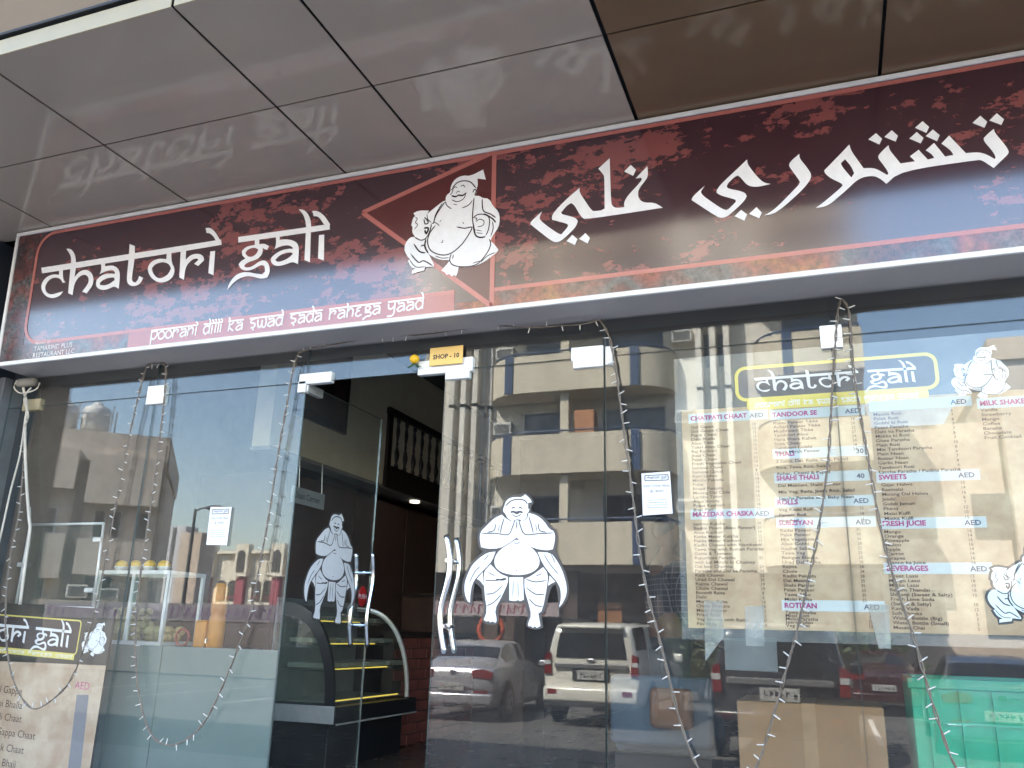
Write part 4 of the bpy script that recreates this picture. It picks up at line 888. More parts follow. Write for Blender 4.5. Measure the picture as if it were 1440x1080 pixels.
# ---- doors
STAND = {'skin': [
 [(363, 165), (375, 125), (410, 100), (460, 97), (485, 100), (515, 78), (550, 110), (562, 135), (535, 140), (535, 180), (545, 185), (540, 205), (528, 215), (525, 250), (490, 275), (480, 262), (460, 258), (440, 262), (425, 275), (385, 250), (370, 215), (355, 205), (355, 185)],
 [(345, 225), (290, 250), (240, 300), (190, 350), (185, 400), (195, 460), (240, 472), (330, 470), (400, 430), (452, 392), (510, 430), (580, 470), (670, 485), (715, 475), (732, 400), (725, 345), (690, 330), (650, 270), (600, 230), (540, 212), (528, 255), (490, 278), (455, 262), (420, 278), (375, 253)],
 [(455, 400), (400, 435), (330, 480), (295, 530), (290, 580), (310, 620), (360, 650), (450, 665), (540, 655), (600, 620), (622, 575), (610, 520), (570, 470), (510, 425)],
 [(300, 492), (240, 500), (180, 540), (130, 590), (100, 650), (75, 720), (75, 790), (95, 850), (115, 862), (118, 800), (130, 730), (160, 680), (230, 610), (275, 560)], [(165, 690), (208, 640), (215, 740), (190, 705)],
 [(605, 495), (700, 500), (740, 550), (780, 620), (800, 680), (815, 740), (815, 800), (790, 860), (760, 895), (775, 830), (770, 760), (745, 710), (700, 660), (640, 580)], [(692, 665), (732, 710), (702, 725), (680, 740)],
 [(265, 585), (230, 620), (215, 650), (220, 800), (240, 920), (215, 985), (235, 1000), (250, 992), (262, 1006), (275, 996), (300, 1008), (310, 990), (295, 910), (340, 830), (390, 720), (390, 675), (330, 652)],
 [(645, 605), (680, 650), (675, 740), (640, 920), (610, 940), (625, 1030), (600, 1045), (585, 1032), (570, 1045), (555, 1030), (540, 1034), (535, 1015), (560, 950), (540, 870), (510, 770), (510, 690), (560, 668)],
 [(400, 678), (500, 678), (505, 840), (480, 852), (462, 842), (440, 852), (400, 845)]],
 'edge': [[(345, 165), (365, 115), (410, 82), (480, 82), (515, 62), (570, 110), (580, 140), (556, 160), (560, 205), (610, 215), (670, 260), (705, 315), (742, 340), (750, 410), (735, 485), (760, 545), (800, 620), (818, 680), (833, 740), (833, 805), (805, 870), (752, 915), (755, 830), (735, 730), (700, 750), (658, 935), (632, 945), (645, 1040), (605, 1062), (530, 1045), (518, 1015), (540, 950), (505, 862), (480, 868), (395, 862), (350, 850), (318, 910), (328, 1000), (300, 1025), (225, 1018), (196, 990), (220, 920), (200, 790), (196, 755), (150, 715), (138, 800), (130, 880), (85, 870), (55, 800), (55, 715), (82, 645), (115, 580), (170, 525), (215, 490), (180, 470), (165, 400), (172, 345), (225, 290), (280, 235), (340, 210)]],
 'lines': [([(195, 362), (300, 360), (392, 370), (425, 310), (440, 265)], 7), ([(725, 357), (620, 362), (515, 368), (482, 310), (470, 265)], 7), ([(455, 268), (453, 330)], 7), ([(365, 245), (345, 310), (335, 360)], 7), ([(540, 235), (560, 300), (575, 362)], 7), ([(300, 290), (290, 340), (240, 352)], 7), ([(610, 285), (620, 340), (670, 352)], 7), ([(330, 300), (320, 350)], 5), ([(590, 290), (600, 350)], 5),
  ([(408, 208), (432, 204), (455, 216), (475, 204), (498, 210)], 13), ([(420, 222), (452, 240), (488, 220)], 6), ([(418, 182), (430, 172), (443, 180)], 7), ([(468, 180), (480, 172), (493, 184)], 7), ([(372, 165), (410, 128), (460, 114), (510, 122), (532, 150)], 8), ([(446, 198), (456, 205), (468, 198)], 5), ([(430, 428), (455, 432), (478, 426)], 5), ([(450, 628), (458, 634)], 8),
  ([(222, 700), (300, 702), (385, 682)], 7), ([(225, 800), (290, 792), (355, 735)], 7), ([(235, 885), (290, 858), (345, 800)], 7), ([(245, 640), (300, 670)], 6), ([(300, 690), (345, 698), (380, 690)], 9), ([(515, 690), (590, 712), (672, 700)], 7), ([(520, 750), (590, 800), (660, 800)], 7), ([(540, 830), (590, 880), (642, 890)], 7), ([(590, 670), (640, 650)], 6), ([(430, 690), (425, 830)], 5), ([(462, 690), (466, 835)], 5), ([(190, 600), (150, 640), (110, 720)], 6), ([(255, 510), (215, 560)], 6), ([(650, 510), (700, 590), (760, 660)], 6), ([(700, 505), (735, 580)], 6)]}
ST_S = (640, 680, 180 / 926); YST = -0.002
cx0 = (-2.79 + -1.0) / 2 + 0.45      # centre of the right leaf
def leaf_sticker(root, mats, ysurf):
    T = lambda l: [(p[0] - cx0, p[1]) for p in sg(l, *ST_S, 0.0)]
    st = link('figure_sticker', fill([soften(T(STAND['edge'][0]), 2, 70)], ysurf - 0.0008), mats[0]); st.parent = root
    w = join_me([fill([soften(T(l), 1, 60)], ysurf - 0.0014 - 0.0001 * i) for i, l in enumerate(STAND['skin'])], 'figure'); o = link('sticker_figure', w, mats[1]); o.parent = st
    b = MB()
    for l, wd in STAND['lines']: b.strip(smooth_line(T(l), 3), wd * ST_S[2] * 0.0036, ysurf - 0.0035)
    o = b.build('sticker_lines', mats[2], st)
M_STK = (flat('sticker_grey', (0.075, 0.07, 0.068)), flat('sticker_white', (0.84, 0.84, 0.85)), flat('sticker_ink', (0.05, 0.05, 0.055)))
M_CHROME = mat('polished_steel', (0.82, 0.82, 0.83), 0.1, metal=1.0, var=0.02)
def handle_bar(root, x, s, flip):
    pts = []
    for i in range(25):
        t = i / 24; z = 0.80 + 0.575 * t
        pts.append((x + flip * 0.02 * math.sin((t - 0.08) * 2 * math.pi * 1.15 + math.pi), s, z))
    MB().tube(pts, 0.0145, 12).build('handle', M_CHROME, root, True)
def leaf(label, hinge_x, sgn, rz):
    """leaf in its own frame: x measured from the leaf centre, y=0 outer face"""
    o = empty('glass_door', (hinge_x, 0.0, 0.0), rz, label=label, cat='door', group='glass entrance doors')
    c = bpy.data.objects.new('leaf', None); bpy.data.objects.remove(c)
    off = 0.447 * sgn
    W = 0.4445
    sh_ = empty('shift'); bpy.data.objects.remove(sh_)
    kids = []
    before = set(bpy.data.objects)
    B('pane', M_GLASS, o, -W, W, 0, 0.012, 0.012, ZD - 0.004)
    e = MB(); e.box(-W - 0.001, -W - 0.0002, 0.0002, 0.0118, 0.012, ZD - 0.004).box(W + 0.0002, W + 0.001, 0.0002, 0.0118, 0.012, ZD - 0.004).box(-W, W, 0.0002, 0.0118, ZD - 0.0038, ZD - 0.003)
    e.build('edge', M_GEDGE, o)
    leaf_sticker(o, M_STK, 0.0)
    fx = -sgn * W * -1        # free edge side is +sgn
    hx = sgn * (W - 0.085)
    handle_bar(o, hx, -0.055, 1); handle_bar(o, hx, 0.067, 1)
    for z in (0.93, 1.25):
        MB().tube([(hx, -0.055, z), (hx, 0.067, z)], 0.009, 10).build('standoff', M_CHROME, o)
        MB().tube([(hx, -0.012, z), (hx, -0.0005, z)], 0.017, 12).build('washer', M_CHROME, o)
    xh = -sgn * W
    a, b_ = sorted((xh, xh + sgn * 0.16)); B('patch_fitting', M_WFIT if sgn < 0 else M_STEEL, o, a, b_, -0.013, 0.025, ZD - 0.055, ZD - 0.003, 0.004)
    B('patch_fitting', M_STEEL, o, a, b_, -0.013, 0.025, 0.02, 0.075, 0.004)
    for n_ in set(bpy.data.objects) - before:
        if n_.parent == o: n_.location.x += off
    return o
def fix(o): return o
dl = leaf('open left glass door leaf folded back into the shop, figure sticker and push badge', -2.787, 1, R_(89))
dr = leaf('closed right glass door leaf with standing figure sticker and steel handle', -1.003, -1, 0.0)
# right leaf also carries a top corner clamp at the free side
o = B('patch_fitting', M_WFIT, dr, -0.888, -0.745, -0.013, 0.025, ZD - 0.058, ZD - 0.003, 0.004)
# push badge on the open leaf (leaf frame: hinge at 0)
bd = MB().prism([(0.80 + 0.045 * math.cos(R_(k)), 1.105 + 0.062 * math.sin(R_(k))) for k in range(0, 360, 15)], -0.004, -0.001, 'y').build('push_badge', mat('badge_red', (0.45, 0.02, 0.02), 0.35), dl)
me = text_mesh('PUSH', 0.042, -0.0046, 'CENTER')
for v in me.vertices: v.co.x += 0.80; v.co.z += 1.09
link('push_lettering', me, M_WHITE, bd)
# ---- number plate and charm
q0, q1 = onY(606, 485, -0.02), onY(651, 512, -0.02)
npl = empty('number_plate', ((q0.x + q1.x) / 2, -0.02, (q0.z + q1.z) / 2), label='gold plate reading SHOP - 10 above the door', cat='plate')
PNP = rooted(npl)
zc = (q0.z + q1.z) / 2 - 0.012; PNP(B('plate', mat('gold_plate', (0.62, 0.40, 0.12), 0.35, metal=0.35, var=0.06), None, q0.x, q1.x, -0.028, -0.022, zc - 0.05, zc + 0.055, 0.002))
me = text_mesh('SHOP - 10', 0.036, -0.0288, 'CENTER', bold=0.0012)
for v in me.vertices: v.co.x += (q0.x + q1.x) / 2; v.co.z += zc - 0.013
PNP(link('plate_lettering', me, M_INK))
q = onY(583, 505, -0.04)
ch = empty('lemon_charm', q, label='yellow lemon and green chilli charm hung beside the number plate', cat='charm')
MB().ball((0, 0, 0), 0.027, 10, (1.05, 1, 0.95)).build('lemon', mat('lemon_yellow', (0.75, 0.42, 0.01), 0.5), ch, True)
b = MB(); random.seed(9)
for k in range(7):
    a = random.uniform(0, 6.28); b.tube([(0, 0, -0.025), (0.02 * math.cos(a), 0.008 * math.sin(a), -0.04), (0.045 * math.cos(a), 0.012 * math.sin(a), -0.042 - 0.012 * random.random())], [0.004, 0.005, 0.001], 6)
b.tube([(0.02, 0, 0.02), (0.035, 0, 0.04), (0.03, 0, 0.055)], 0.003, 5); b.build('chillies', mat('chilli_green', (0.03, 0.09, 0.02), 0.4), ch, True)
MB().tube([(0, 0, 0.02), (0.005, 0.01, 0.10)], 0.0015, 5).build('thread', M_INK, ch)

# ---- notices stuck to the glass
def notice(quad, label, seed):
    ps = [onY(x, y, -0.0022) for x, y in quad]; c = sum(ps, Vector()) / 4
    o = empty('paper_notice', c, label=label, cat='notice', group='paper notices taped to the glass')
    P = rooted(o); lp = [(p.x, p.z) for p in ps]
    P(link('sheet', fill([lp], -0.0022, 0.0006), mat('paper', (0.80, 0.82, 0.84), 0.7, var=0.03)))
    x0, x1 = min(p.x for p in ps), max(p.x for p in ps); z1 = max(p.z for p in ps); w = x1 - x0; mx_ = (x0 + x1) / 2
    y = -0.0034
    P(link('logo', name_logo(x0 + w * .16, x1 - w * .16, z1 - 0.028, y), M_STK[0]))
    k = link('logo_frame', fill([rrect(x0 + w * .1, x1 - w * .1, z1 - 0.043, z1 - 0.013, 0.006), rrect(x0 + w * .13, x1 - w * .13, z1 - 0.039, z1 - 0.017, 0.004)], y), M_STK[0]); P(k)
    for body, dz, s_ in (('EXECUTIVE MEAL', 0.073, 0.0165), ('@ 18AED', 0.098, 0.0165)):
        me = text_mesh(body, s_, y, 'CENTER')
        for v in me.vertices: v.co.x += mx_; v.co.z += z1 - dz
        P(link('notice_print', me, M_STK[0]))
    b = MB(); random.seed(seed)
    for r_ in range(4):
        x = mx_ - w * (.34 - .03 * (r_ % 2))
        while x < mx_ + w * .3:
            l = random.uniform(0.004, 0.012); b.strip([(x, z1 - 0.135 - r_ * 0.012), (x + l, z1 - 0.135 - r_ * 0.012)], 0.0028, y, False); x += l + 0.003
    P(b.build('fine_print', M_STK[0], None))
notice([(902, 666), (942, 663), (946, 722), (904, 725)], 'white paper notice on the pane between the right door and the menu', 1)
notice([(296, 713), (326, 713), (319, 767), (290, 766)], 'white paper notice on the left pane before the mirrored sky', 2)

# ================================================================== BIG MENU ON THE GLASS
M_PARCH = mat('parchment_print', (0.55, 0.43, 0.275), 0.5, color2=(0.33, 0.21, 0.115), vscale=4.8)
YM = 0.0145                       # just behind the pane
mn = empty('menu_poster', (0.4, YM, 0.93), label='large parchment menu poster with columns of dishes and prices, right glass', cat='menu')
PM = rooted(mn)
def pw(x, y, Y=YM): p = onY(x, y, Y); return p.x, p.z
mx0, mz0 = pw(968, 883); mz1 = pw(955, 578)[1]; mx1 = 1.25
PM(link('parchment', fill([[(mx0, mz0), (mx1, mz0), (mx1, mz1), (mx0, mz1)]], YM + 0.002, 0.001), M_PARCH))
M_FILM = glass('clear_film', (0.93, 0.95, 0.94), ior=1.3, film=0.05)
PM(link('header_film', fill([[(mx0 - 0.03, mz0 - 0.05), (mx1 + 0.03, mz0 - 0.05), (mx1 + 0.03, mz1 + 0.27), (mx0 - 0.03, mz1 + 0.27)]], YM + 0.004, 0.0008), M_FILM))
M_YEL = flat('ink_yellow', (0.70, 0.58, 0.13)); M_MAG = flat('ink_magenta', (0.36, 0.03, 0.19)); M_NAVY = flat('ink_navy', (0.05, 0.07, 0.14)); M_BRN = flat('ink_brown_text', (0.06, 0.03, 0.02)); M_PALE = flat('ink_pale_blue', (0.50, 0.55, 0.54))
hx0, hz1 = pw(1032, 512); hx1, hz0 = pw(1325, 562)
hz1 = pw(1180, 505)[1]; hz0 = pw(1180, 556)[1]
PM(link('logo_backing', fill([rrect(hx0 + 0.012, hx1 - 0.012, hz0 + 0.012, hz1 - 0.012, 0.035)], YM + 0.0018), mat('smoke_print', (0.10, 0.10, 0.115), 0.4)))
PM(link('logo_frame', fill([rrect(hx0, hx1, hz0, hz1, 0.05), rrect(hx0 + 0.016, hx1 - 0.016, hz0 + 0.016, hz1 - 0.016, 0.036)], YM + 0.001), M_YEL))
PM(link('logo_tab', fill([rrect(hx0 + 0.05, hx1 - 0.05, hz0 - 0.045, hz0 + 0.008, 0.018)], YM + 0.0013), M_YEL))
PM(link('logo_name', name_logo(hx0 + 0.09, hx1 - 0.09, (hz0 + hz1) / 2 - 0.01, YM + 0.0003), M_WHITE))
PM(script_text(TAG, hx0 + 0.09, hx1 - 0.09, hz0 - 0.033, 0.020, YM + 0.0003).build('logo_tagline', M_WHITE, None))
c = pw(1377, 524); seated(YM + 0.0008, c[0], c[1], 0.245, 'header', M_STK[1], M_STK[2], P=PM)
c = pw(1452, 822); seated(YM - 0.0003, c[0], c[1], 0.36, 'large', flat('ink_ice', (0.76, 0.84, 0.87)), M_STK[2], P=PM, grow=0.02, edge=M_STK[2])
LET = {}
def put(body, x, z, s, m, align='LEFT', line=1.0, bold=0.0, nm='menu_text', P=None, y=None, xs=1.0):
    me = text_mesh(body, s, (YM - 0.0002) if y is None else y, align, line, bold, xs)
    for v in me.vertices: v.co.x += x; v.co.z += z
    o = link(nm, me, m); (P or PM)(o); return o
def header(title, px0, px1, py, right='AED'):
    x0, z = pw(px0, py); x1 = pw(px1, py)[0]
    PM(link('heading_band', fill([[(x0 - 0.01, z - 0.012), (x1 + 0.03, z - 0.012), (x1 + 0.03, z + 0.035), (x0 - 0.01, z + 0.035)]], YM + 0.0012), M_PALE))
    if title: put(title, x0, z + 0.001, 0.031, M_MAG, bold=0.001, nm='heading', xs=1.02)
    put(right, x1 + 0.01, z - 0.001, 0.030, M_NAVY, 'RIGHT', bold=0.0006, nm='heading_price', xs=1.1)
def items(px0, px1, py0, py1, names, prices):
    x0, za = pw(px0, py0); x1, zb = pw(px1, py1); n = len(names); st = (za - zb) / max(n - 1, 1); s = 0.0195
    put('\n'.join(names), x0, za, s, M_BRN, line=st / s / 1.0 if False else st / s, nm='dish_list', bold=0.0002, xs=1.3)
    put('\n'.join(str(p) for p in prices), x1, za, s * 0.95, M_BRN, 'CENTER', line=st / (s * 0.95), nm='price_list')
header('CHATPATI CHAAT', 971, 1071, 592)
items(971, 1067, 603, 717, ['Gol Gappe', 'Gol Gappe Chaat', 'Papdi Chaat', 'Dahi Bhalla', 'Aloo Tikki', 'Tokri Aloo Chaat', 'Raj Kachori', 'Jhaal Chaat', 'Palak Chaat', 'Fresh Vegetable Chaat', 'Samosa Chaat', 'Samosa (2pcs)', 'Ram Ladoo', 'Mirchi Pakoda', 'Poha', 'Bread Pakoda', 'Moong Dal Chila', 'Lachha Tokri', 'Aloo Bonda', 'Pyaaz Kachori', 'Bhel Puri'], [10, 12, 15, 15, 13, 15, 15, 14, 15, 10, 14, 8, 12, 14, 12, 15, 18, 15, 12, 18, 10])
header('MAZEDAR CHASKA', 974, 1079, 727)
items(975, 1076, 739, 881, ['Jammu Kulcha', 'Bedmi Poori (Aloo Paneer)', 'Aloo Kachori', 'Katka Matar Kulcha', 'Pakka Matar Kachori', 'Kadhi Chawal with Namkeen', 'Tawa Veg with Rumali Paratha', 'Gatta & Tomato', 'Rajasthani Paratha', 'with Lal Mirchi ki Chutney', 'Dal bati Churma', 'Paratha and Dal ka Paratha', 'Kadi Chawal', 'Urad Dal Chawal', 'Rajma Chawal', 'Chole Chawal', 'Boondi Raita', 'Dahi', 'Mix Veg Raita', 'Chole Bhature', 'Matar Paneer', 'Fried Rice', 'Veg Biryani with Raita', 'Pav Bhaji'], [16, 20, 20, 22, 22, 20, 22, '', 25, '', 24, 24, 22, 20, 19, 19, 8, 6, 10, 20, 15, 12, 22, 16])
header('TANDOOR SE', 1086, 1207, 587)
items(1087, 1203, 597, 633, ['Kalmi Paneer Tikka', 'Achari Paneer Tikka', 'Mushroom Tikka', 'Tandoori Aloo', 'Hara Bhara Kabab', 'Soya Chaap', 'Tandoori Gobhi', 'Papdi Mirch Paneer'], [18, 20, 22, 27, 24, 24, 18, 24])
header('THALI', 1090, 1212, 642, '30')
items(1091, 1205, 651, 664, ['2 Sabzi, Dal, Raita, Rice, Papad', 'Rice, Tawa Roti, Sweet', 'Achar, Chatni & Papad'], ['', '', ''])
header('SHAHI THALI', 1092, 1213, 676, '40')
items(1094, 1205, 685, 700, ['Dal Makhani, Shahi Paneer', 'Mix Veg, Raita, Jeera Rice, Salad', 'Laccha Paratha or 2 Baby Naan'], ['', '', ''])
header('ROLLS', 1093, 1219, 710)
items(1095, 1213, 719, 732, ['Veg Kathi Roll', 'Paneer Roll', 'Veg Roll'], [15, 18, 15])
header('SUBZIYAN', 1095, 1222, 739)
items(1097, 1216, 748, 846, ['Kadai Paneer', 'Palak Paneer', 'Mix Vegetable', 'Aloo Gobhi', 'Kadhai Sabzi', 'Tawa Veg', 'Baingan Bharta', 'Urad Dal Tadka', 'Rajma', 'Chole', 'Kadhi Pakoda', 'Dal Makhani', 'Shahi Paneer', 'Palak Paneer', 'Tawa Aloo', 'Malai Kofta'], [30, 30, 36, 28, 22, 25, 25, 28, 28, 24, 28, 35, 35, 33, 30, 25])
header('ROTIYAN', 1103, 1234, 855)
items(1104, 1225, 863, 884, ['Tawa Phulka', 'Missi Roti', 'Malai Paratha', 'Jeera Pulao', 'Veg Pulao'], [3, 4, 6, 12, 14])
header('', 1226, 1357, 575)
items(1228, 1349, 585, 662, ['Masala Roti', 'Palak Roti', 'Gobhi ki Roti', 'Pyaaz Paratha', 'Dahi ka Paratha', 'Makka ki Roti', 'Ghee Paratha', 'Plain Roti', 'Mix Tandoori Paratha', 'Plain Naan', 'Butter Naan', 'Garlic Naan', 'Tandoori Roti', 'Laccha Paratha / Pudina Paratha'], [6, 7, 8, 7, 7, 8, 7, 10, 8, 6, 7, 8, 4, 8])
header('SWEETS', 1236, 1368, 675)
items(1239, 1360, 684, 729, ['Gajar Halwa', 'Rasmalai', 'Moong Dal Halwa', 'Jalebi', 'Gulab Jamun', 'Phirni', 'Malai Kulfi', 'Matka Kulfi'], [15, 14, 16, 8, 7, 12, 10, 15])
header('FRESH JUCIE', 1241, 1377, 740)
items(1243, 1369, 750, 793, ['Mango', 'Orange', 'Pineapple', 'Melon', 'Apple', 'Carrot', 'Grapes', 'Ganne ka Juice'], [16, 14, 16, 16, 14, 14, 16, 16])
header('BEVERAGES', 1247, 1385, 803)
items(1249, 1377, 812, 887, ['Sweet Lassi', 'Mango Lassi', 'Matka Lassi', 'Badam Thandai', 'Shikanji (Sweet & Salty)', 'Fresh Lime Soda', '(Sweet & Salty)', 'Kanji Vada', 'Soft Drinks', 'Water Bottle (Big)', 'Water Bottle (Small)', 'Masala Chai'], [15, 18, 10, 18, 10, '', 10, 12, 5, 3, 2, 5])
header('MILK SHAKES', 1378, 1470, 571)
items(1379, 1465, 579, 614, ['Vanilla', 'Strawberry', 'Mango', 'Coffee', 'Banana', 'Chocolate', 'Fruit Cocktail'], [12, 12, 12, 12, 12, 12, 14])
# tapes and loose sheets hanging under the poster
def tape(quad, name, label, m, cat, Y=0.0142):
    ps = [onY(x, y, Y) for x, y in quad]
    o = link(name, fill([[(p.x, p.z) for p in ps]], Y, 0.0006), m); tag(o, label, cat); return o
M_TAPE = glass('translucent_tape', (0.9, 0.9, 0.86), ior=1.3, film=0.1)
tape([(990, 845), (1016, 845), (1018, 895), (992, 930)], 'tape_strip', 'milky tape strip hanging left under the menu poster', M_TAPE, 'tape', 0.0134)
tape([(1047, 852), (1074, 852), (1075, 909), (1049, 908)], 'tape_strip', 'straight milky tape strip under the menu, above the loose sheet', M_TAPE, 'tape', 0.0132)
tape([(1220, 850), (1250, 850), (1253, 912), (1236, 912)], 'tape_strip', 'milky tape strip hanging right under the menu poster', M_TAPE, 'tape', 0.0130)
tape([(1018, 897), (1092, 898), (1094, 945), (1020, 942)], 'loose_sheet', 'pale translucent sheet stuck to the glass under the menu', glass('pale_sheet', (0.75, 0.8, 0.78), 1.4, film=0.055), 'sheet', 0.0138)

# ================================================================== FAIRY LIGHTS
M_WIRE = mat('wire_clear', (0.17, 0.135, 0.105), 0.45, var=0.15, vscale=30)
M_BULB = mat('bulb_plastic', (0.62, 0.60, 0.56), 0.25, var=0.1)
def string(pts, label, y=-0.035, twin=True, step=0.046, seed=1):
    random.seed(seed)
    P3 = [onY(x, yy, y) for x, yy in pts]; line = [Vector(p) for p in smooth_line([tuple(p) for p in P3], 6)]
    o = empty('fairy_light_string', line[0], label=label, cat='fairy lights', group='fairy light strings on the shopfront')
    b = MB(); c = line[0]
    ang = 0
    p1, p2 = [], []; dense = []
    for i in range(len(line) - 1):
        L = (line[i + 1] - line[i]).length; n = max(1, int(L / 0.02))
        for k in range(n): dense.append(line[i].lerp(line[i + 1], k / n))
    dense.append(line[-1])
    for i, p in enumerate(dense):
        a = i * 0.9; j = Vector((math.cos(a), math.sin(a) * 0.6, math.cos(a * 0.7) * 0.4)) * 0.0042 + Vector((random.gauss(0, 1), 0, random.gauss(0, 1))) * 0.0009
        p1.append(p + j - c); p2.append(p - j - c)
    b.tube(p1, 0.0034, 5); b.tube(p2, 0.0034, 5)
    b.build('wire', M_WIRE, o, True)
    g = MB(); acc = 0; 
    for i in range(1, len(dense)):
        acc += (dense[i] - dense[i - 1]).length
        if acc > step * random.uniform(0.75, 1.25):
            acc = 0; d = (dense[i] - dense[i - 1]).normalized(); sgn = random.choice((-1, 1))
            n = Vector((-d.z, random.uniform(-0.6, 0.1), d.x)) * sgn + d * random.uniform(-0.5, 0.5); n.normalize(); n.y = -abs(n.y) * 0.6
            s = dense[i] - c; g.tube([s, s + n * 0.014, s + n * 0.016, s + n * 0.03, s + n * 0.034], [0.0034, 0.0036, 0.0028, 0.0028, 0.001], 6)
    gb = g.build('bulbs', M_BULB, o, True); gb['kind'] = 'stuff'
    return o
string([(34, 598), (33, 650), (27, 720), (15, 780), (8, 850), (10, 915), (22, 965), (45, 996), (72, 985), (100, 955), (122, 900), (135, 850), (150, 780), (165, 700), (185, 600), (204, 522), (214, 512), (224, 511)], 'fairy light string looping in front of the left menu board', seed=1)
string([(224, 511), (233, 516), (231, 560), (222, 640), (211, 720), (200, 790), (192, 860), (191, 930), (198, 990), (213, 1033), (238, 1048), (268, 1036), (292, 1008), (316, 958), (336, 908), (353, 860), (366, 790), (379, 720), (391, 640), (405, 560), (414, 513), (421, 497), (440, 490)], 'fairy light string hanging in a deep loop before the teal counter', seed=2)
string([(440, 490), (500, 479), (545, 473), (600, 470), (650, 463), (700, 458), (745, 461), (790, 458), (820, 456), (843, 450)], 'fairy light string running level above the doorway', y=-0.05, step=0.075, seed=3)
string([(843, 450), (857, 475), (867, 530), (878, 610), (890, 700), (900, 780), (912, 840), (925, 890), (940, 950), (958, 1020), (985, 1085), (1020, 1110), (1060, 1085), (1088, 1005), (1106, 940), (1120, 890), (1140, 800), (1155, 720), (1165, 640), (1171, 540), (1178, 440), (1184, 421)], 'fairy light string looping from the door corner across the left half of the menu', seed=4)
string([(1184, 421), (1194, 440), (1200, 520), (1213, 600), (1227, 680), (1240, 750), (1262, 830), (1283, 890), (1300, 950), (1318, 1010), (1345, 1080), (1390, 1130), (1450, 1100), (1490, 1000), (1520, 800), (1540, 500), (1546, 395)], 'fairy light string falling across the right half of the menu to the crates', seed=5)
# cable and box at the left jamb
q = onY(36, 538, -0.05)
cb = empty('cable_box', q, label='weathered junction box with loose white cables at the top left corner', cat='junction box')
M_CAB = mat('cable_white', (0.55, 0.50, 0.42), 0.5, var=0.12)
MB().box(-0.075, 0.09, -0.02, 0.03, -0.028, 0.03, 0.02).build('box', mat('box_grey', (0.25, 0.225, 0.19), 0.6, var=0.2), cb, True)
def cable(pts, rr, nm='cable', y=-0.05): MB().tube([Vector(t) - q for t in smooth_line([tuple(onY(a, b2, y)) for a, b2 in pts], 5)], rr, 7).build(nm, M_CAB, cb, True)
cable([(33, 545), (38, 575), (35, 600), (36, 650), (38, 690), (41, 730), (42, 745), (36, 790), (28, 850)], 0.0095)
cable([(34, 600), (28, 640), (15, 690), (4, 740), (-8, 790)], 0.006); cable([(44, 545), (34, 560), (40, 585), (33, 600)], 0.006, y=-0.06)
cable([(24, 535), (20, 545), (30, 553), (50, 548), (56, 538)], 0.005, y=-0.065)

# ================================================================== INSIDE THE SHOP
M_BWOOD = mat('dark_wood', (0.028, 0.018, 0.016), 0.4, var=0.2, vscale=12)
# bulkhead over the kitchen side, with a gallery balustrade
bh = empty('bulkhead', (-3.97, 3.5, 2.22), label='cream painted bulkhead running back over the dark kitchen opening', cat='bulkhead')
PB = rooted(bh); yb0 = onX(379, 620, -3.9).y
PB(B('panel', M_IWALL, None, -4.06, -3.9, yb0, 6.79, 2.22, 3.49, 0.004)); PB(B('edge_trim', mat('trim_grey', (0.22, 0.21, 0.19), 0.6), None, -4.07, -3.885, yb0 + 0.002, 6.79, 2.19, 2.219))
pi = empty('wall_picture', (-3.88, 2.2, 2.75), label='dark framed picture hung on the cream bulkhead', cat='picture')
PP = rooted(pi); a0 = onX(430, 590, -3.9); a1 = onX(482, 612, -3.9); zt_ = 3.3
PP(B('frame', M_BWOOD, None, -3.899, -3.86, a0.y - 0.2, a1.y, a1.z, 3.35, 0.006)); PP(B('canvas', mat('picture_brown', (0.07, 0.04, 0.03), 0.35, var=0.35, vscale=5), None, -3.862, -3.855, a0.y - 0.14, a1.y - 0.06, a1.z + 0.07, 3.28))
ba = empty('gallery_balustrade', (-3.75, 3.1, 2.3), label='dark turned wood balustrade of an inner gallery seen through the doorway', cat='balustrade')
PBA = rooted(ba)
c0 = onY(512, 575, 3.0); c1 = onY(549, 573, 3.0); cb_ = onY(545, 662, 3.0); gx0, gx1, gz1, gz0 = c0.x, c1.x, c1.z, cb_.z
PBA(B('floor_slab', M_BWOOD, None, gx0 - 0.02, gx1 + 0.02, 2.97, 6.0, gz0 - 0.16, gz0)); PBA(B('top_rail', M_BWOOD, None, gx0 - 0.02, gx1 + 0.03, 2.96, 3.06, gz1 - 0.07, gz1, 0.01)); PBA(B('top_rail', M_BWOOD, None, gx1 - 0.06, gx1 + 0.03, 3.061, 6.0, gz1 - 0.07, gz1, 0.01))
PBA(B('bottom_rail', M_BWOOD, None, gx1 - 0.05, gx1 + 0.02, 3.061, 6.0, gz0 + 0.001, gz0 + 0.06)); PBA(B('corner_post', M_BWOOD, None, gx1 - 0.05, gx1 + 0.02, 2.975, 3.05, gz0 + 0.001, gz1 - 0.071))
hb = gz1 - 0.072 - gz0 - 0.062
prof = [(0.03, 0), (0.03, 0.06 * hb), (0.018, 0.1 * hb), (0.034, 0.22 * hb), (0.036, 0.3 * hb), (0.016, 0.45 * hb), (0.022, 0.5 * hb), (0.016, 0.55 * hb), (0.03, 0.75 * hb), (0.018, 0.9 * hb), (0.03, 0.94 * hb), (0.03, hb)]
bme = MB().lathe(prof, (0, 0, 0), 12).mesh('baluster'); bme.materials.append(M_BWOOD); bme.shade_smooth()
def bal(x, y):
    o = bpy.data.objects.new('baluster', bme); COL.objects.link(o); o.location = (x, y, gz0 + 0.061); PBA(o)
for i in range(2): bal(gx0 + 0.05 + i * (gx1 - gx0 - 0.12) / 1.6, 3.01)
for i in range(16): bal(gx1 - 0.015, 3.2 + i * 0.18)
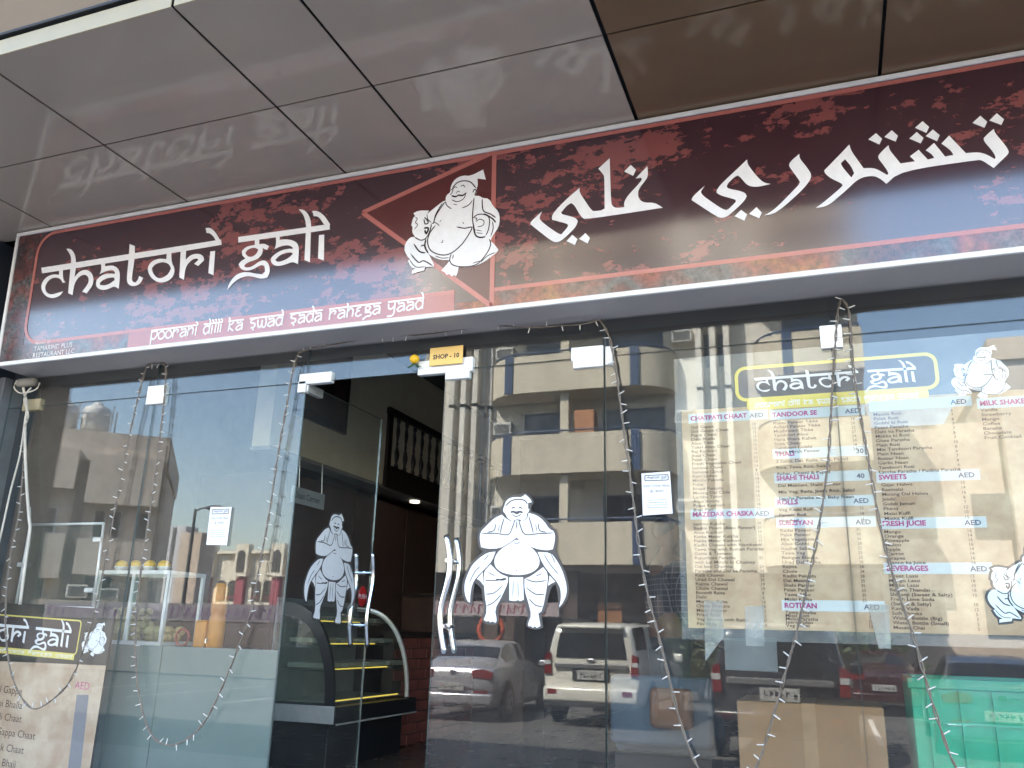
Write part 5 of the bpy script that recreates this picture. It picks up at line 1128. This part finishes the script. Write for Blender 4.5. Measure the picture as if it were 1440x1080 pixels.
dlp = empty('downlight', (-3.75, 3.6, 2.2), label='small round downlight under the gallery', cat='light')
q = onY(585, 677, 3.75); MB().lathe([(0.05, 0), (0.05, 0.02), (0.03, 0.03)], (q.x + 3.75, q.y - 3.6, gz0 - 0.19 - 2.2), 14).build('trim_ring', emit('downlight_glow', (1, 0.9, 0.75), 0.25), dlp)
# hanging name board
s0, s1 = onX(417, 690, -3.82), onX(456, 700, -3.82)
hs = empty('hanging_board', (-3.82, s0.y, s0.z), label='small blue grey board reading Chaat Corner hung on two wires', cat='sign')
PHS = rooted(hs); bz1 = onX(437, 690, -3.82).z; bz0 = bz1 - 0.125
PHS(B('board', mat('board_bluegrey', (0.33, 0.36, 0.40), 0.5, var=0.05), None, -3.826, -3.814, s0.y - 0.06, s1.y, bz0, bz1, 0.002))
for y in (s0.y + 0.03, s1.y - 0.04): PHS(MB().tube([(-3.82, y, bz1), (-3.84, y, 2.2)], 0.005, 5).build('wire', M_STEEL, None))
me = text_mesh('Chaat Corner', 0.068, 0, 'LEFT', xs=1.0)
for v in me.vertices: v.co = (-3.8125, s0.y - 0.045 + v.co.x * 0.95, bz0 + 0.04 + v.co.z)
PHS(link('board_lettering', me, M_INK))
# ---- curved glass display counter
YC0 = 1.2; ca = onY(473, 994, YC0); X1 = ca.x; X0 = onY(384, 990, YC0).x - 0.05; ZL = ca.z
YC1 = onX(582, 975, X1).y; ZTOP = onY(415, 846, YC0).z
dc = empty('display_counter', ((X0 + X1) / 2, (YC0 + YC1) / 2, 0), label='black display counter with curved glass and yellow lit shelves inside the door', cat='counter')
PD = rooted(dc); M_BLK = mat('black_laminate', (0.012, 0.013, 0.016), 0.3, var=0.1); M_CGLS = glass('display_glass', (0.86, 0.92, 0.88), ior=1.5, film=0.01)
PD(B('base', M_BLK, None, X0 + 0.03, X1 - 0.08, YC0 + 0.05, YC1 - 0.02, 0.001, ZL - 0.115, 0.006))
PD(B('steel_end', M_STEEL, None, X0, X1 - 0.012, YC0 - 0.006, YC0, ZL - 0.11, ZL + 0.0, 0.002)); PD(B('ledge', M_BLK, None, X0, X1, YC0 + 0.001, YC1 + 0.05, ZL - 0.112, ZL - 0.004, 0.004))
PD(MB().tube([(X1 + 0.004, YC0 + 0.01, ZL - 0.112), (X1 + 0.004, YC1 + 0.05, ZL - 0.112)], 0.006, 6).build('ledge_trim', M_STEEL, None))
def arcp(y, k=1.0, n=14):   # curved front profile from ledge up and back
    w = (X1 - 0.03 - X0) * 0.98; h = ZTOP - ZL
    return [(X0 + w * k * math.cos(q) ** 0.75 if q < math.pi / 2 - 1e-6 else X0, y, ZL + h * k * math.sin(q)) for q in [math.pi / 2 * i / n for i in range(n + 1)]]
def rib(y0, y1, m, t, nm):
    a = arcp(y0); b_ = arcp(y1); ai = arcp(y0, 1 - t); bi = arcp(y1, 1 - t); n = len(a); w = MB()
    w.add(a + b_ + ai + bi, [(i, i + 1, n + i + 1, n + i) for i in range(n - 1)] + [(2 * n + i, 3 * n + i, 3 * n + i + 1, 2 * n + i + 1) for i in range(n - 1)] + [(i, 2 * n + i, 2 * n + i + 1, i + 1) for i in range(n - 1)] + [(n + i, n + i + 1, 3 * n + i + 1, 3 * n + i) for i in range(n - 1)])
    PD(w.build(nm, m, None))
rib(YC0 + 0.02, YC0 + 0.05, M_BLK, 0.13, 'end_frame'); rib(YC1 - 0.03, YC1 - 0.005, M_STEEL, 0.05, 'end_frame')
a = arcp(YC0 + 0.051, 0.985); b_ = arcp(YC1 - 0.031, 0.985); n = len(a)
PD(MB().add(a + b_, [(i, i + 1, n + i + 1, n + i) for i in range(n - 1)]).build('curved_glass', M_CGLS, None, True))
ea = [(p[0], p[2]) for p in arcp(0, 0.87)] ; PD(MB().prism(ea + [(X0, ZL)], YC0 + 0.03, YC0 + 0.036, 'y').build('end_glass', M_CGLS, None))
PD(B('back_board', mat('back_steel', (0.16, 0.16, 0.15), 0.4), None, X0 - 0.02, X0 - 0.002, YC0 + 0.02, YC1, ZL, ZTOP + 0.03))
M_LED = emit('led_yellow', (1.0, 0.72, 0.12), 0.075)
for i, k in enumerate((0.0, 0.30, 0.55, 0.78)):
    z = ZL + (ZTOP - ZL) * k + 0.012; xs_ = X0 + (X1 - X0 - 0.06) * (0.93, 0.82, 0.68, 0.5)[i]
    PD(B('shelf', M_CGLS if k else mat('tray_steel', (0.25, 0.24, 0.2), 0.3), None, X0 + 0.005, xs_, YC0 + 0.07, YC1 - 0.05, z, z + 0.008))
    PD(B('led_strip', M_LED, None, xs_ - 0.002, xs_ + 0.005, YC0 + 0.07, YC1 - 0.1 - 0.1 * i, z + 0.0085, z + 0.016))
    if k:
        for j in range(4): PD(B('tray', mat('tray_steel', (0.25, 0.24, 0.2), 0.3), None, X0 + 0.05, xs_ - 0.05, YC0 + 0.12 + j * 0.32, YC0 + 0.36 + j * 0.32, z + 0.0165, z + 0.05, 0.005))
# ---- brick low wall
bwl = struct(empty('wall_brick', (X1 - 0.25, YC1 + 0.1, 0))); M_MORT = mat('mortar', (0.06, 0.045, 0.04), 0.9); M_BRK = mat('brick_red', (0.19, 0.055, 0.045), 0.6, var=0.25, vscale=4, bump=0.15)
core = B('mortar_bed', M_MORT, bwl, -0.1, 0.0, 0.0, 3.6, 0.001, 0.86)
kme = MB().box(0.0, 0.014, 0.004, 0.286, 0.004, 0.081, 0.004).mesh('brick'); kme.materials.append(M_BRK)
for r_ in range(10):
    for c_ in range(12 - (r_ % 2)):
        o = bpy.data.objects.new('brick', kme); COL.objects.link(o); o.parent = bwl; o.location = (0.0002, c_ * 0.29 + (0.145 if r_ % 2 else 0), r_ * 0.085)
struct(B('wall_brick_cap', M_BWOOD, None, X1 - 0.4, X1 - 0.2, YC1 + 0.1, YC1 + 3.7, 0.862, 0.9))
# dark cabinet line under the bulkhead
ck = empty('kitchen_cabinet', (-4.6, 4, 0), label='dark brown kitchen cabinet wall under the bulkhead', cat='cabinet')
PK = rooted(ck)
for i in range(4): PK(B('cabinet_door', M_IDARK, None, -4.22, -4.2, 1.9 + i * 1.1, 2.98 + i * 1.1, 0.05, 2.15, 0.004))
PK(B('carcass', M_IDARK, None, -5.1, -4.225, 1.9, 6.5, 0.0, 2.17))
pot = empty('steam_pot', onY(563, 820, 4.4), label='dull steel pot on the rear counter behind the doorway', cat='pot')
MB().lathe([(0.11, -0.12), (0.13, -0.1), (0.13, 0.14), (0.135, 0.15), (0.1, 0.17), (0.02, 0.19)], (0, 0, 0), 18).build('pot_body', mat('dull_steel', (0.16, 0.16, 0.17), 0.4, metal=0.5), pot, True)
rc = empty('rear_counter', (pot.location.x, 4.4, 0), label='dark brown rear counter carrying the steel pot', cat='counter')
PRC = rooted(rc); PRC(B('top', M_BWOOD, None, pot.location.x - 0.5, pot.location.x + 1.6, 4.05, 4.8, pot.location.z - 0.16, pot.location.z - 0.121)); PRC(B('cupboard', M_IDARK, None, pot.location.x - 0.45, pot.location.x + 1.55, 4.1, 4.75, 0.001, pot.location.z - 0.161))
lampspots = [(531, 717, 4.0, 'tiny warm lamp glowing high in the dark kitchen'), (555, 824, 4.3, 'tiny white lamp beside the steel pot')]
for x, y, Y, lab in lampspots:
    q = onY(x, y, Y); o = empty('indicator_lamp', q, label=lab, cat='lamp')
    MB().ball((0, 0, 0), 0.022, 8).build('bulb', emit('warm_glow_%d' % x, (1, 0.88, 0.66), 1.0), o, True); MB().tube([(0, 0, 0.02), (0, 0.0, 0.16)], 0.006, 6).build('holder', M_DARK, o)
# ---- teal glass counter front
tz = onY(300, 911, 0.42).z; tx0 = -5.1; tx1 = onY(391, 930, 0.42).x
tcn = empty('teal_counter', ((tx0 + tx1) / 2, 0.6, 0), label='counter with grey teal glass front behind the left panes', cat='counter')
PT = rooted(tcn); M_TEAL = mat('teal_backpainted_glass', (0.115, 0.165, 0.155), 0.22, var=0.04, vscale=1.5)
xs_ = tx0; cuts = [tx0, onY(222, 960, 0.42).x, tx1]
for a_, b_ in zip(cuts[:-1], cuts[1:]): PT(B('front_panel', M_TEAL, None, a_ + 0.002, b_ - 0.002, 0.42, 0.432, 0.01, tz, 0.002))
PT(B('counter_top', mat('granite_dark', (0.05, 0.05, 0.05), 0.3, var=0.3, vscale=40), None, tx0, tx1 - 0.5, 0.434, 0.95, tz - 0.05, tz - 0.005)); PT(B('carcass', M_IDARK, None, tx0 + 0.02, tx1 - 0.52, 0.436, 0.93, 0.0, tz - 0.051))
# ---- glass box with puris
YB = 0.55
b0 = onY(140, 800, YB); b1 = onY(240, 800, YB); bz = tz - 0.003; bt = onY(190, 802, YB).z
bx = empty('puri_case', ((b0.x + b1.x) / 2, 0.7, bz), label='white framed glass case of puris on the teal counter', cat='case')
PX = rooted(bx); M_WF = mat('white_frame', (0.7, 0.7, 0.66), 0.4)
fr = MB(); t = 0.022
for x in (b0.x, (b0.x + b1.x) / 2 - 0.01, b1.x - t):
    for y in (YB, YB + 0.33): fr.box(x, x + t, y, y + t, bz + 0.024, bt - 0.024)
for z in (bz, bt - 0.0235):
    fr.box(b0.x, b1.x, YB, YB + t, z, z + 0.0235).box(b0.x, b1.x, YB + 0.33, YB + 0.33 + t, z, z + 0.0235); fr.box(b0.x, b0.x + t, YB + t, YB + 0.33, z, z + 0.0235).box(b1.x - t, b1.x, YB + t, YB + 0.33, z, z + 0.0235)
PX(fr.build('frame', M_WF, None)); PX(B('pane', M_CGLS, None, b0.x + t, b1.x - t, YB + 0.008, YB + 0.013, bz + 0.024, bt - 0.024)); PX(B('top_pane', M_CGLS, None, b0.x + t, b1.x - t, YB + t, YB + 0.33, bt - 0.012, bt - 0.006))
pu = MB().ball((0, 0, 0), 0.032, 8, (1, 1, 0.85)).mesh('puri'); pu.materials.append(mat('puri_tan', (0.62, 0.44, 0.20), 0.6, var=0.2, vscale=30)); pu.shade_smooth()
random.seed(11); W_ = (b1.x - b0.x) / 2
for i in range(70):
    o = bpy.data.objects.new('puri', pu); COL.objects.link(o); lay = i // 14
    o.location = (b0.x + 0.06 + random.random() * (W_ - 0.1), YB + 0.05 + random.random() * 0.24, bz + 0.05 + lay * 0.04); o.rotation_euler = (random.random(), random.random(), 3 * random.random())
    s = random.uniform(0.85, 1.1); o.scale = (s, s, s); PX(o)
for i in range(14):
    o = bpy.data.objects.new('puri', pu); COL.objects.link(o); o.location = (b0.x + W_ + 0.12 + random.random() * (W_ - 0.18), YB + 0.06 + random.random() * 0.2, bz + 0.05 + (i // 7) * 0.04); o.scale = (1.2, 1.2, 1.2); PX(o)
for i in range(4):
    q = onY(165 + i * 20, 783, YB + 0.1); o = empty('sweet_bowl', (q.x, YB + 0.15, bt), label=('leftmost', 'second', 'third', 'rightmost')[i] + ' of four pale bowls heaped with yellow sweets on the puri case', cat='bowl', group='bowls of yellow sweets')
    MB().lathe([(0.03, 0.001), (0.044, 0.03), (0.046, 0.036), (0.04, 0.034)], (0, 0, 0), 14).build('bowl', M_WF, o, True); MB().ball((0, 0, 0.044), 0.043, 10, (1, 1, 0.85)).build('heap', mat('sweet_yellow', (0.75, 0.45, 0.03), 0.5), o, True)
M_OR = mat('orange_plastic', (0.50, 0.20, 0.015), 0.5, var=0.12)
q = onY(308, 820, 0.52); zt0 = tz - 0.0045
fk = empty('drink_dispenser', (q.x, 0.55, zt0), label='tall orange drink dispenser standing on the teal counter', cat='dispenser')
hh = q.z - zt0
MB().lathe([(0.045, 0.0), (0.052, 0.01), (0.052, hh * 0.45), (0.044, hh * 0.5), (0.05, hh * 0.55), (0.05, hh * 0.9), (0.03, hh)], (0, 0, 0), 16).build('tank', M_OR, fk, True)
MB().tube([(0, -0.05, 0.05), (0, -0.085, 0.05), (0, -0.085, 0.03)], 0.008, 8).build('tap', M_CHR, fk)
MB().box(-0.15, -0.06, -0.03, 0.05, 0.0, hh * 0.42, 0.012).build('side_tray', M_OR, fk)
q = onY(258, 884, 0.5); rr_ = q.z - zt0 - 0.007
rg = empty('ring_stand', (q.x, 0.5, zt0), label='small red ring stand on the teal counter left of the dispenser', cat='stand')
MB().tube([(0.05 * math.cos(R_(a)), 0, 0.057 + 0.05 * math.sin(R_(a))) for a in range(0, 361, 15)], 0.007, 8, False).build('hoop', mat('ring_dark_red', (0.25, 0.03, 0.02), 0.5), rg, True)
MB().box(-0.03, 0.03, -0.02, 0.02, 0.0, 0.008, 0.002).build('foot', M_DARK, rg)
# ---- chrome framed flap standing left on the counter
YF = 0.35
fl = empty('chrome_flap', onY(90, 850, YF), label='chrome framed glass flap with clips standing above the left menu board', cat='glass flap')
PF = rooted(fl)
M_SATIN = mat('satin_steel', (0.72, 0.71, 0.68), 0.35, metal=0.25)
def tubepx(pts, rr, nm, Y=YF, m=M_SATIN): PF(MB().tube([onY(x, y, Y) for x, y in pts], rr, 8).build(nm, m, None, True))
tubepx([(43, 738), (146, 736)], 0.009, 'top_bar'); tubepx([(146, 735), (131, 852)], 0.009, 'side_bar'); tubepx([(43, 736), (22, 852)], 0.009, 'side_bar'); tubepx([(20, 852), (132, 855)], 0.008, 'bottom_bar'); tubepx([(39, 660), (43, 738)], 0.007, 'hanger')
fp = [onY(x, y, YF + 0.012) for x, y in ((43, 738), (146, 736), (131, 853), (22, 853))]
PF(link('pane', fill([[(p.x, p.z) for p in fp]], YF + 0.012, 0.004), M_CGLS))
for x, y in ((137, 759), (30, 794), (125, 830)):
    p_ = onY(x, y, YF - 0.01); PF(MB().box(p_.x - 0.035, p_.x + 0.035, YF - 0.02, YF + 0.006, p_.z - 0.015, p_.z + 0.015, 0.006).build('clip', M_SATIN, None))
# ---- standing menu board at lower left
YBD = 0.24
mb = empty('menu_board', onY(60, 1000, YBD), label='black framed menu board with the shop name and chaat list at lower left', cat='menu board')
PMB = rooted(mb)
bq = [onY(x, y, YBD) for x, y in ((-90, 840), (163, 857), (128, 1082))]
TLb, TRb = bq[0], bq[1]; ang = math.atan2(TRb.z - TLb.z, TRb.x - TLb.x)
def bpx(x, y): p = onY(x, y, YBD); return (p.x, p.z)
def quad(name, pts, dy, m, thick=0.001): o = link(name, fill([[bpx(*p) for p in pts]], YBD - dy, thick), m); PMB(o); return o
brx = bpx(163, 857)[0]; zbot = 0.02
o = link('backing_board', fill([[bpx(-90, 842), bpx(163, 857), (bpx(163, 857)[0] + 0.0, zbot), (bpx(-90, 842)[0], zbot)]], YBD, 0.02), mat('board_black', (0.022, 0.022, 0.016), 0.35)); PMB(o)
quad('parchment', [(-85, 926), (151, 936), (113, 1180), (-125, 1180)], 0.0112, mat('parchment_light', (0.58, 0.45, 0.33), 0.5, color2=(0.42, 0.27, 0.17), vscale=7))
lx0, lx1 = bpx(-85, 900)[0], bpx(112, 900)[0]; lz1, lz0 = bpx(60, 872)[1], bpx(60, 918)[1]
tilt = math.tan(ang)
def tl(pts): return [(x, z + (x - lx1) * tilt) for x, z in pts]
PMB(link('logo_plate', fill([tl(rrect(lx0, lx1, lz0, lz1, 0.022))], YBD - 0.0108), mat('board_maroon', (0.03, 0.015, 0.016), 0.4)))
PMB(link('logo_frame', fill([tl(rrect(lx0 - 0.006, lx1 + 0.006, lz0 - 0.006, lz1 + 0.006, 0.026)), tl(rrect(lx0 + 0.003, lx1 - 0.003, lz0 + 0.003, lz1 - 0.003, 0.018))], YBD - 0.0112), M_YEL))
PMB(link('logo_tab', fill([tl([(lx0, lz0 - 0.035), (lx1 - 0.01, lz0 - 0.035), (lx1 - 0.01, lz0), (lx0, lz0)])], YBD - 0.0113), M_YEL))
me = name_logo(bpx(-70, 900)[0], bpx(101, 900)[0], lz0 + (lz1 - lz0) * 0.46, YBD - 0.0118)
for v in me.vertices: v.co.z += (v.co.x - lx1) * tilt
PMB(link('logo_name', me, M_WHITE))
me = script_text(TAG, lx0 + 0.02, lx1 - 0.02, lz0 - 0.026, 0.016, YBD - 0.0118).mesh('t')
for v in me.vertices: v.co.z += (v.co.x - lx1) * tilt
PMB(link('logo_tagline', me, M_WHITE))
c = bpx(135, 899); seated(YBD - 0.0118, c[0], c[1], 0.205, 'board', M_STK[1], M_STK[2], P=PMB)
for body, px, py in (('Gol Gappe', 33, 977), ('Dahi Bhalla', 33, 997), ('Papdi Chaat', 32, 1016), ('Gol Gappa Chaat', 51, 1040), ('Palak Chaat', 35, 1060), ('Pav Bhaji', 24, 1080), ('Raj Kachori', 22, 1100)):
    x, z = bpx(px, py)
    me = text_mesh(body, 0.062, YBD - 0.0122, 'RIGHT')
    for v in me.vertices: v.co.z += z + v.co.x * tilt * 1.0; v.co.x += x
    PMB(link('dish_name', me, M_BRN))
x, z = bpx(107, 968); me = text_mesh('AED', 0.062, YBD - 0.0122)
for v in me.vertices: v.co.z += z + v.co.x * tilt; v.co.x += x
PMB(link('price_heading', me, flat('ink_pink', (0.5, 0.06, 0.2))))
quad('price_column', [(110, 977), (127, 977), (105, 1180), (86, 1180)], 0.0119, flat('ink_greyblue', (0.20, 0.19, 0.21)), 0.0)

# ---- right side: cardboard box, green crates, bench
cbx = empty('cardboard_box', onY(1140, 1020, 0.5), label='large brown cardboard box behind the right pane', cat='box')
PCB = rooted(cbx); M_CARD = mat('cardboard', (0.27, 0.155, 0.075), 0.8, var=0.06, vscale=3)
x0, z1 = onY(1036, 990, 0.45).x, onY(1140, 990, 0.45).z; x1 = onY(1243, 1000, 0.45).x
PCB(B('carton', M_CARD, None, x0, x1, 0.45, 0.95, 0.001, z1, 0.006)); PCB(B('packing_tape', mat('tape_tan', (0.33, 0.20, 0.10), 0.35), None, (x0 + x1) / 2 - 0.03, (x0 + x1) / 2 + 0.03, 0.4485, 0.9515, 0.002, z1 + 0.001))
M_GRN = mat('green_plastic', (0.012, 0.36, 0.21), 0.35, var=0.06, vscale=4)
gx0 = onY(1284, 1000, 0.4).x; gz = onY(1350, 955, 0.4).z
def crate(z0, z1, label):
    o = empty('plastic_crate', (gx0 + 0.4, 0.65, z0), label=label, cat='crate', group='stacked green crates')
    P = rooted(o); x1 = gx0 + 0.78
    P(B('front_wall', M_GRN, None, gx0, x1, 0.40, 0.415, z0, z1, 0.004)); P(B('rear_wall', M_GRN, None, gx0, x1, 0.885, 0.9, z0, z1, 0.004)); P(B('side_wall', M_GRN, None, gx0, gx0 + 0.015, 0.416, 0.884, z0, z1)); P(B('side_wall', M_GRN, None, x1 - 0.015, x1, 0.416, 0.884, z0, z1)); P(B('floor', M_GRN, None, gx0 + 0.016, x1 - 0.016, 0.416, 0.884, z0 + 0.002, z0 + 0.02))
    P(B('rim', M_GRN, None, gx0 - 0.012, x1 + 0.012, 0.385, 0.399, z1 - 0.045, z1, 0.004))
    for i in range(6): P(B('rib', M_GRN, None, gx0 + 0.06 + i * 0.13, gx0 + 0.075 + i * 0.13, 0.388, 0.399, z0 + 0.01, z1 - 0.046))
    P(B('rib', M_GRN, None, gx0, x1, 0.3865, 0.3995, (z0 + z1) / 2, (z0 + z1) / 2 + 0.012))
crate(0.001, gz / 2 - 0.002, 'lower of two stacked green plastic crates at lower right'); crate(gz / 2, gz, 'upper of two stacked green plastic crates at lower right')
bn = empty('bench_seat', onY(905, 1040, 1.3), label='blue upholstered bench with an orange cushion behind the pane right of the door', cat='bench')
PBN = rooted(bn); M_UPB = mat('blue_upholstery', (0.05, 0.085, 0.125), 0.7, var=0.12); x0 = onY(857, 960, 1.2).x; x1 = onY(1000, 960, 1.2).x; z1 = onY(900, 950, 1.2).z
PBN(B('backrest', M_UPB, None, x0, x1, 1.2, 1.32, 0.3, z1, 0.03, True)); PBN(B('seat', M_UPB, None, x0, x1, 1.32, 1.8, 0.25, 0.45, 0.03, True)); PBN(B('plinth', M_BWOOD, None, x0 + 0.02, x1 - 0.02, 1.25, 1.75, 0.001, 0.249)); PBN(B('cushion', mat('orange_fabric', (0.17, 0.085, 0.045), 0.8), None, x0 + 0.25, x1 - 0.1, 1.12, 1.19, z1 - 0.28, z1 - 0.06, 0.03, True))

# ---- man standing inside in a check shirt
def plaid():
    m = bpy.data.materials.new('check_shirt'); m.use_nodes = True; nt = m.node_tree; b = nt.nodes['Principled BSDF']; N = nt.nodes.new; Lk = nt.links.new
    tc = N('ShaderNodeTexCoord'); sp = N('ShaderNodeSeparateXYZ'); Lk(tc.outputs['Object'], sp.inputs[0]); outs = []
    for ax in ('X', 'Z'):
        k = N('ShaderNodeMath'); k.operation = 'MULTIPLY'; k.inputs[1].default_value = 26; Lk(sp.outputs[ax], k.inputs[0]); fr = N('ShaderNodeMath'); fr.operation = 'FRACT'; Lk(k.outputs[0], fr.inputs[0]); lt = N('ShaderNodeMath'); lt.operation = 'LESS_THAN'; lt.inputs[1].default_value = 0.14; Lk(fr.outputs[0], lt.inputs[0]); outs.append(lt)
    mxx = N('ShaderNodeMath'); mxx.operation = 'MAXIMUM'; Lk(outs[0].outputs[0], mxx.inputs[0]); Lk(outs[1].outputs[0], mxx.inputs[1])
    mx = N('ShaderNodeMix'); mx.data_type = 'RGBA'; mx.inputs['A'].default_value = (0.012, 0.011, 0.018, 1); mx.inputs['B'].default_value = (0.13, 0.12, 0.14, 1); Lk(mxx.outputs[0], mx.inputs['Factor']); Lk(mx.outputs['Result'], b.inputs['Base Color']); b.inputs['Roughness'].default_value = 0.85; return m
def skinned(name, joints, edges, m, parent, root=0, sub=2):
    me = bpy.data.meshes.new(name); me.from_pydata([j[:3] for j in joints], edges, []); o = link(name, me, None, parent)
    md = o.modifiers.new('skin', 'SKIN'); md.use_smooth_shade = True
    for i, j in enumerate(joints):
        s = me.skin_vertices[0].data[i]; r_ = j[3]; s.radius = r_ if isinstance(r_, tuple) else (r_, r_); s.use_root = (i == root)
    sb = o.modifiers.new('sub', 'SUBSURF'); sb.levels = sub; sb.render_levels = sub
    dg = bpy.context.evaluated_depsgraph_get(); nm = bpy.data.meshes.new_from_object(o.evaluated_get(dg)); o.modifiers.clear(); o.data = nm; nm.materials.clear(); nm.materials.append(m); nm.shade_smooth(); return o
hp = onY(937, 752, 2.3)
ps = empty('person', (hp.x, 2.3, 0), R_(125), label='person in a dark check shirt standing inside beside the menu', cat='person')
H0 = hp.z - 0.12
M_SKIN = mat('skin', (0.16, 0.085, 0.055), 0.55, var=0.05)
z = H0
body = [(0, 0, 0.95, (0.15, 0.12)), (0, 0, 1.12, (0.16, 0.12)), (0, 0, z - 0.28, (0.18, 0.125)), (0, 0, z - 0.09, (0.12, 0.09)), (0, 0.0, z - 0.02, 0.056), (0, -0.01, z + 0.06, 0.06),
        (-0.19, 0, z - 0.13, 0.068), (-0.25, 0.02, z - 0.40, 0.052), (-0.20, -0.14, z - 0.60, 0.04), (-0.16, -0.2, z - 0.64, 0.034), (0.19, 0, z - 0.13, 0.068), (0.25, 0.02, z - 0.40, 0.052), (0.22, -0.14, z - 0.60, 0.04), (0.18, -0.2, z - 0.64, 0.034),
        (-0.1, 0, 0.85, 0.10), (-0.11, 0, 0.48, 0.07), (-0.11, 0.01, 0.10, 0.048), (-0.11, -0.12, 0.045, 0.042), (0.1, 0, 0.85, 0.10), (0.11, 0, 0.48, 0.07), (0.11, 0.01, 0.10, 0.048), (0.11, -0.12, 0.045, 0.042)]
edges = [(0, 1), (1, 2), (2, 3), (3, 4), (4, 5), (3, 6), (6, 7), (7, 8), (8, 9), (3, 10), (10, 11), (11, 12), (12, 13), (0, 14), (14, 15), (15, 16), (16, 17), (0, 18), (18, 19), (19, 20), (20, 21)]
skinned('body', body, edges, M_SKIN, ps)
shirt = [(a, b2, c2, (r[0] * 1.07 + .006, r[1] * 1.07 + .006) if isinstance(r, tuple) else r * 1.12 + .006) for a, b2, c2, r in [body[i] for i in (0, 1, 2, 3, 6, 7, 8, 10, 11, 12)]]
skinned('shirt', shirt, [(0, 1), (1, 2), (2, 3), (3, 4), (4, 5), (5, 6), (3, 7), (7, 8), (8, 9)], plaid(), ps)
trou = [(a, b2, c2, (r[0] * 1.04, r[1] * 1.04) if isinstance(r, tuple) else r * 1.15 + .008) for a, b2, c2, r in [body[i] for i in (0, 14, 15, 16, 18, 19, 20)]]
skinned('trousers', trou, [(0, 1), (1, 2), (2, 3), (0, 4), (4, 5), (5, 6)], mat('trouser_dark', (0.03, 0.03, 0.04), 0.8), ps)
hd_ = MB().ball((0, -0.012, z + 0.125), 0.105, 14, (0.74, 0.9, 1.14)); hd_.ball((0, -0.11, z + 0.11), 0.02, 6, (0.8, 1, 1.3))
for s in (-1, 1): hd_.ball((s * 0.078, 0.0, z + 0.115), 0.028, 6, (0.4, 0.8, 1.2))
hd_.build('head', M_SKIN, ps, True)
f_ = MB()
for s in (-1, 1): f_.ball((s * 0.032, -0.096, z + 0.135), 0.011, 6)
f_.ball((0, -0.1, z + 0.065), 0.02, 6, (1.2, 0.4, 0.25)); f_.build('face_features', M_INK, ps, True)
MB().ball((0, 0.012, z + 0.165), 0.105, 12, (0.78, 0.92, 0.9)).build('hair', mat('hair_black', (0.012, 0.01, 0.01), 0.5), ps, True)
hn = MB()
for s in (-1, 1):
    w0 = Vector((s * 0.17, -0.215, z - 0.645)); hn.ball(w0 + Vector((-s * 0.02, -0.04, -0.01)), 0.04, 8, (0.7, 1.1, 0.5))
    for k in range(4): hn.tube([w0 + Vector((-s * 0.02 + (k - 1.5) * 0.018, -0.07, -0.01)), w0 + Vector((-s * 0.02 + (k - 1.5) * 0.019, -0.105, -0.018)), w0 + Vector((-s * 0.02 + (k - 1.5) * 0.018, -0.125 - 0.006 * (k in (1, 2)), -0.035))], [0.0095, 0.0085, 0.006], 6)
    hn.tube([w0 + Vector((-s * 0.045, -0.03, 0.0)), w0 + Vector((-s * 0.066, -0.06, -0.01)), w0 + Vector((-s * 0.064, -0.085, -0.02))], [0.011, 0.009, 0.007], 6)
hn.build('hand', M_SKIN, ps, True)
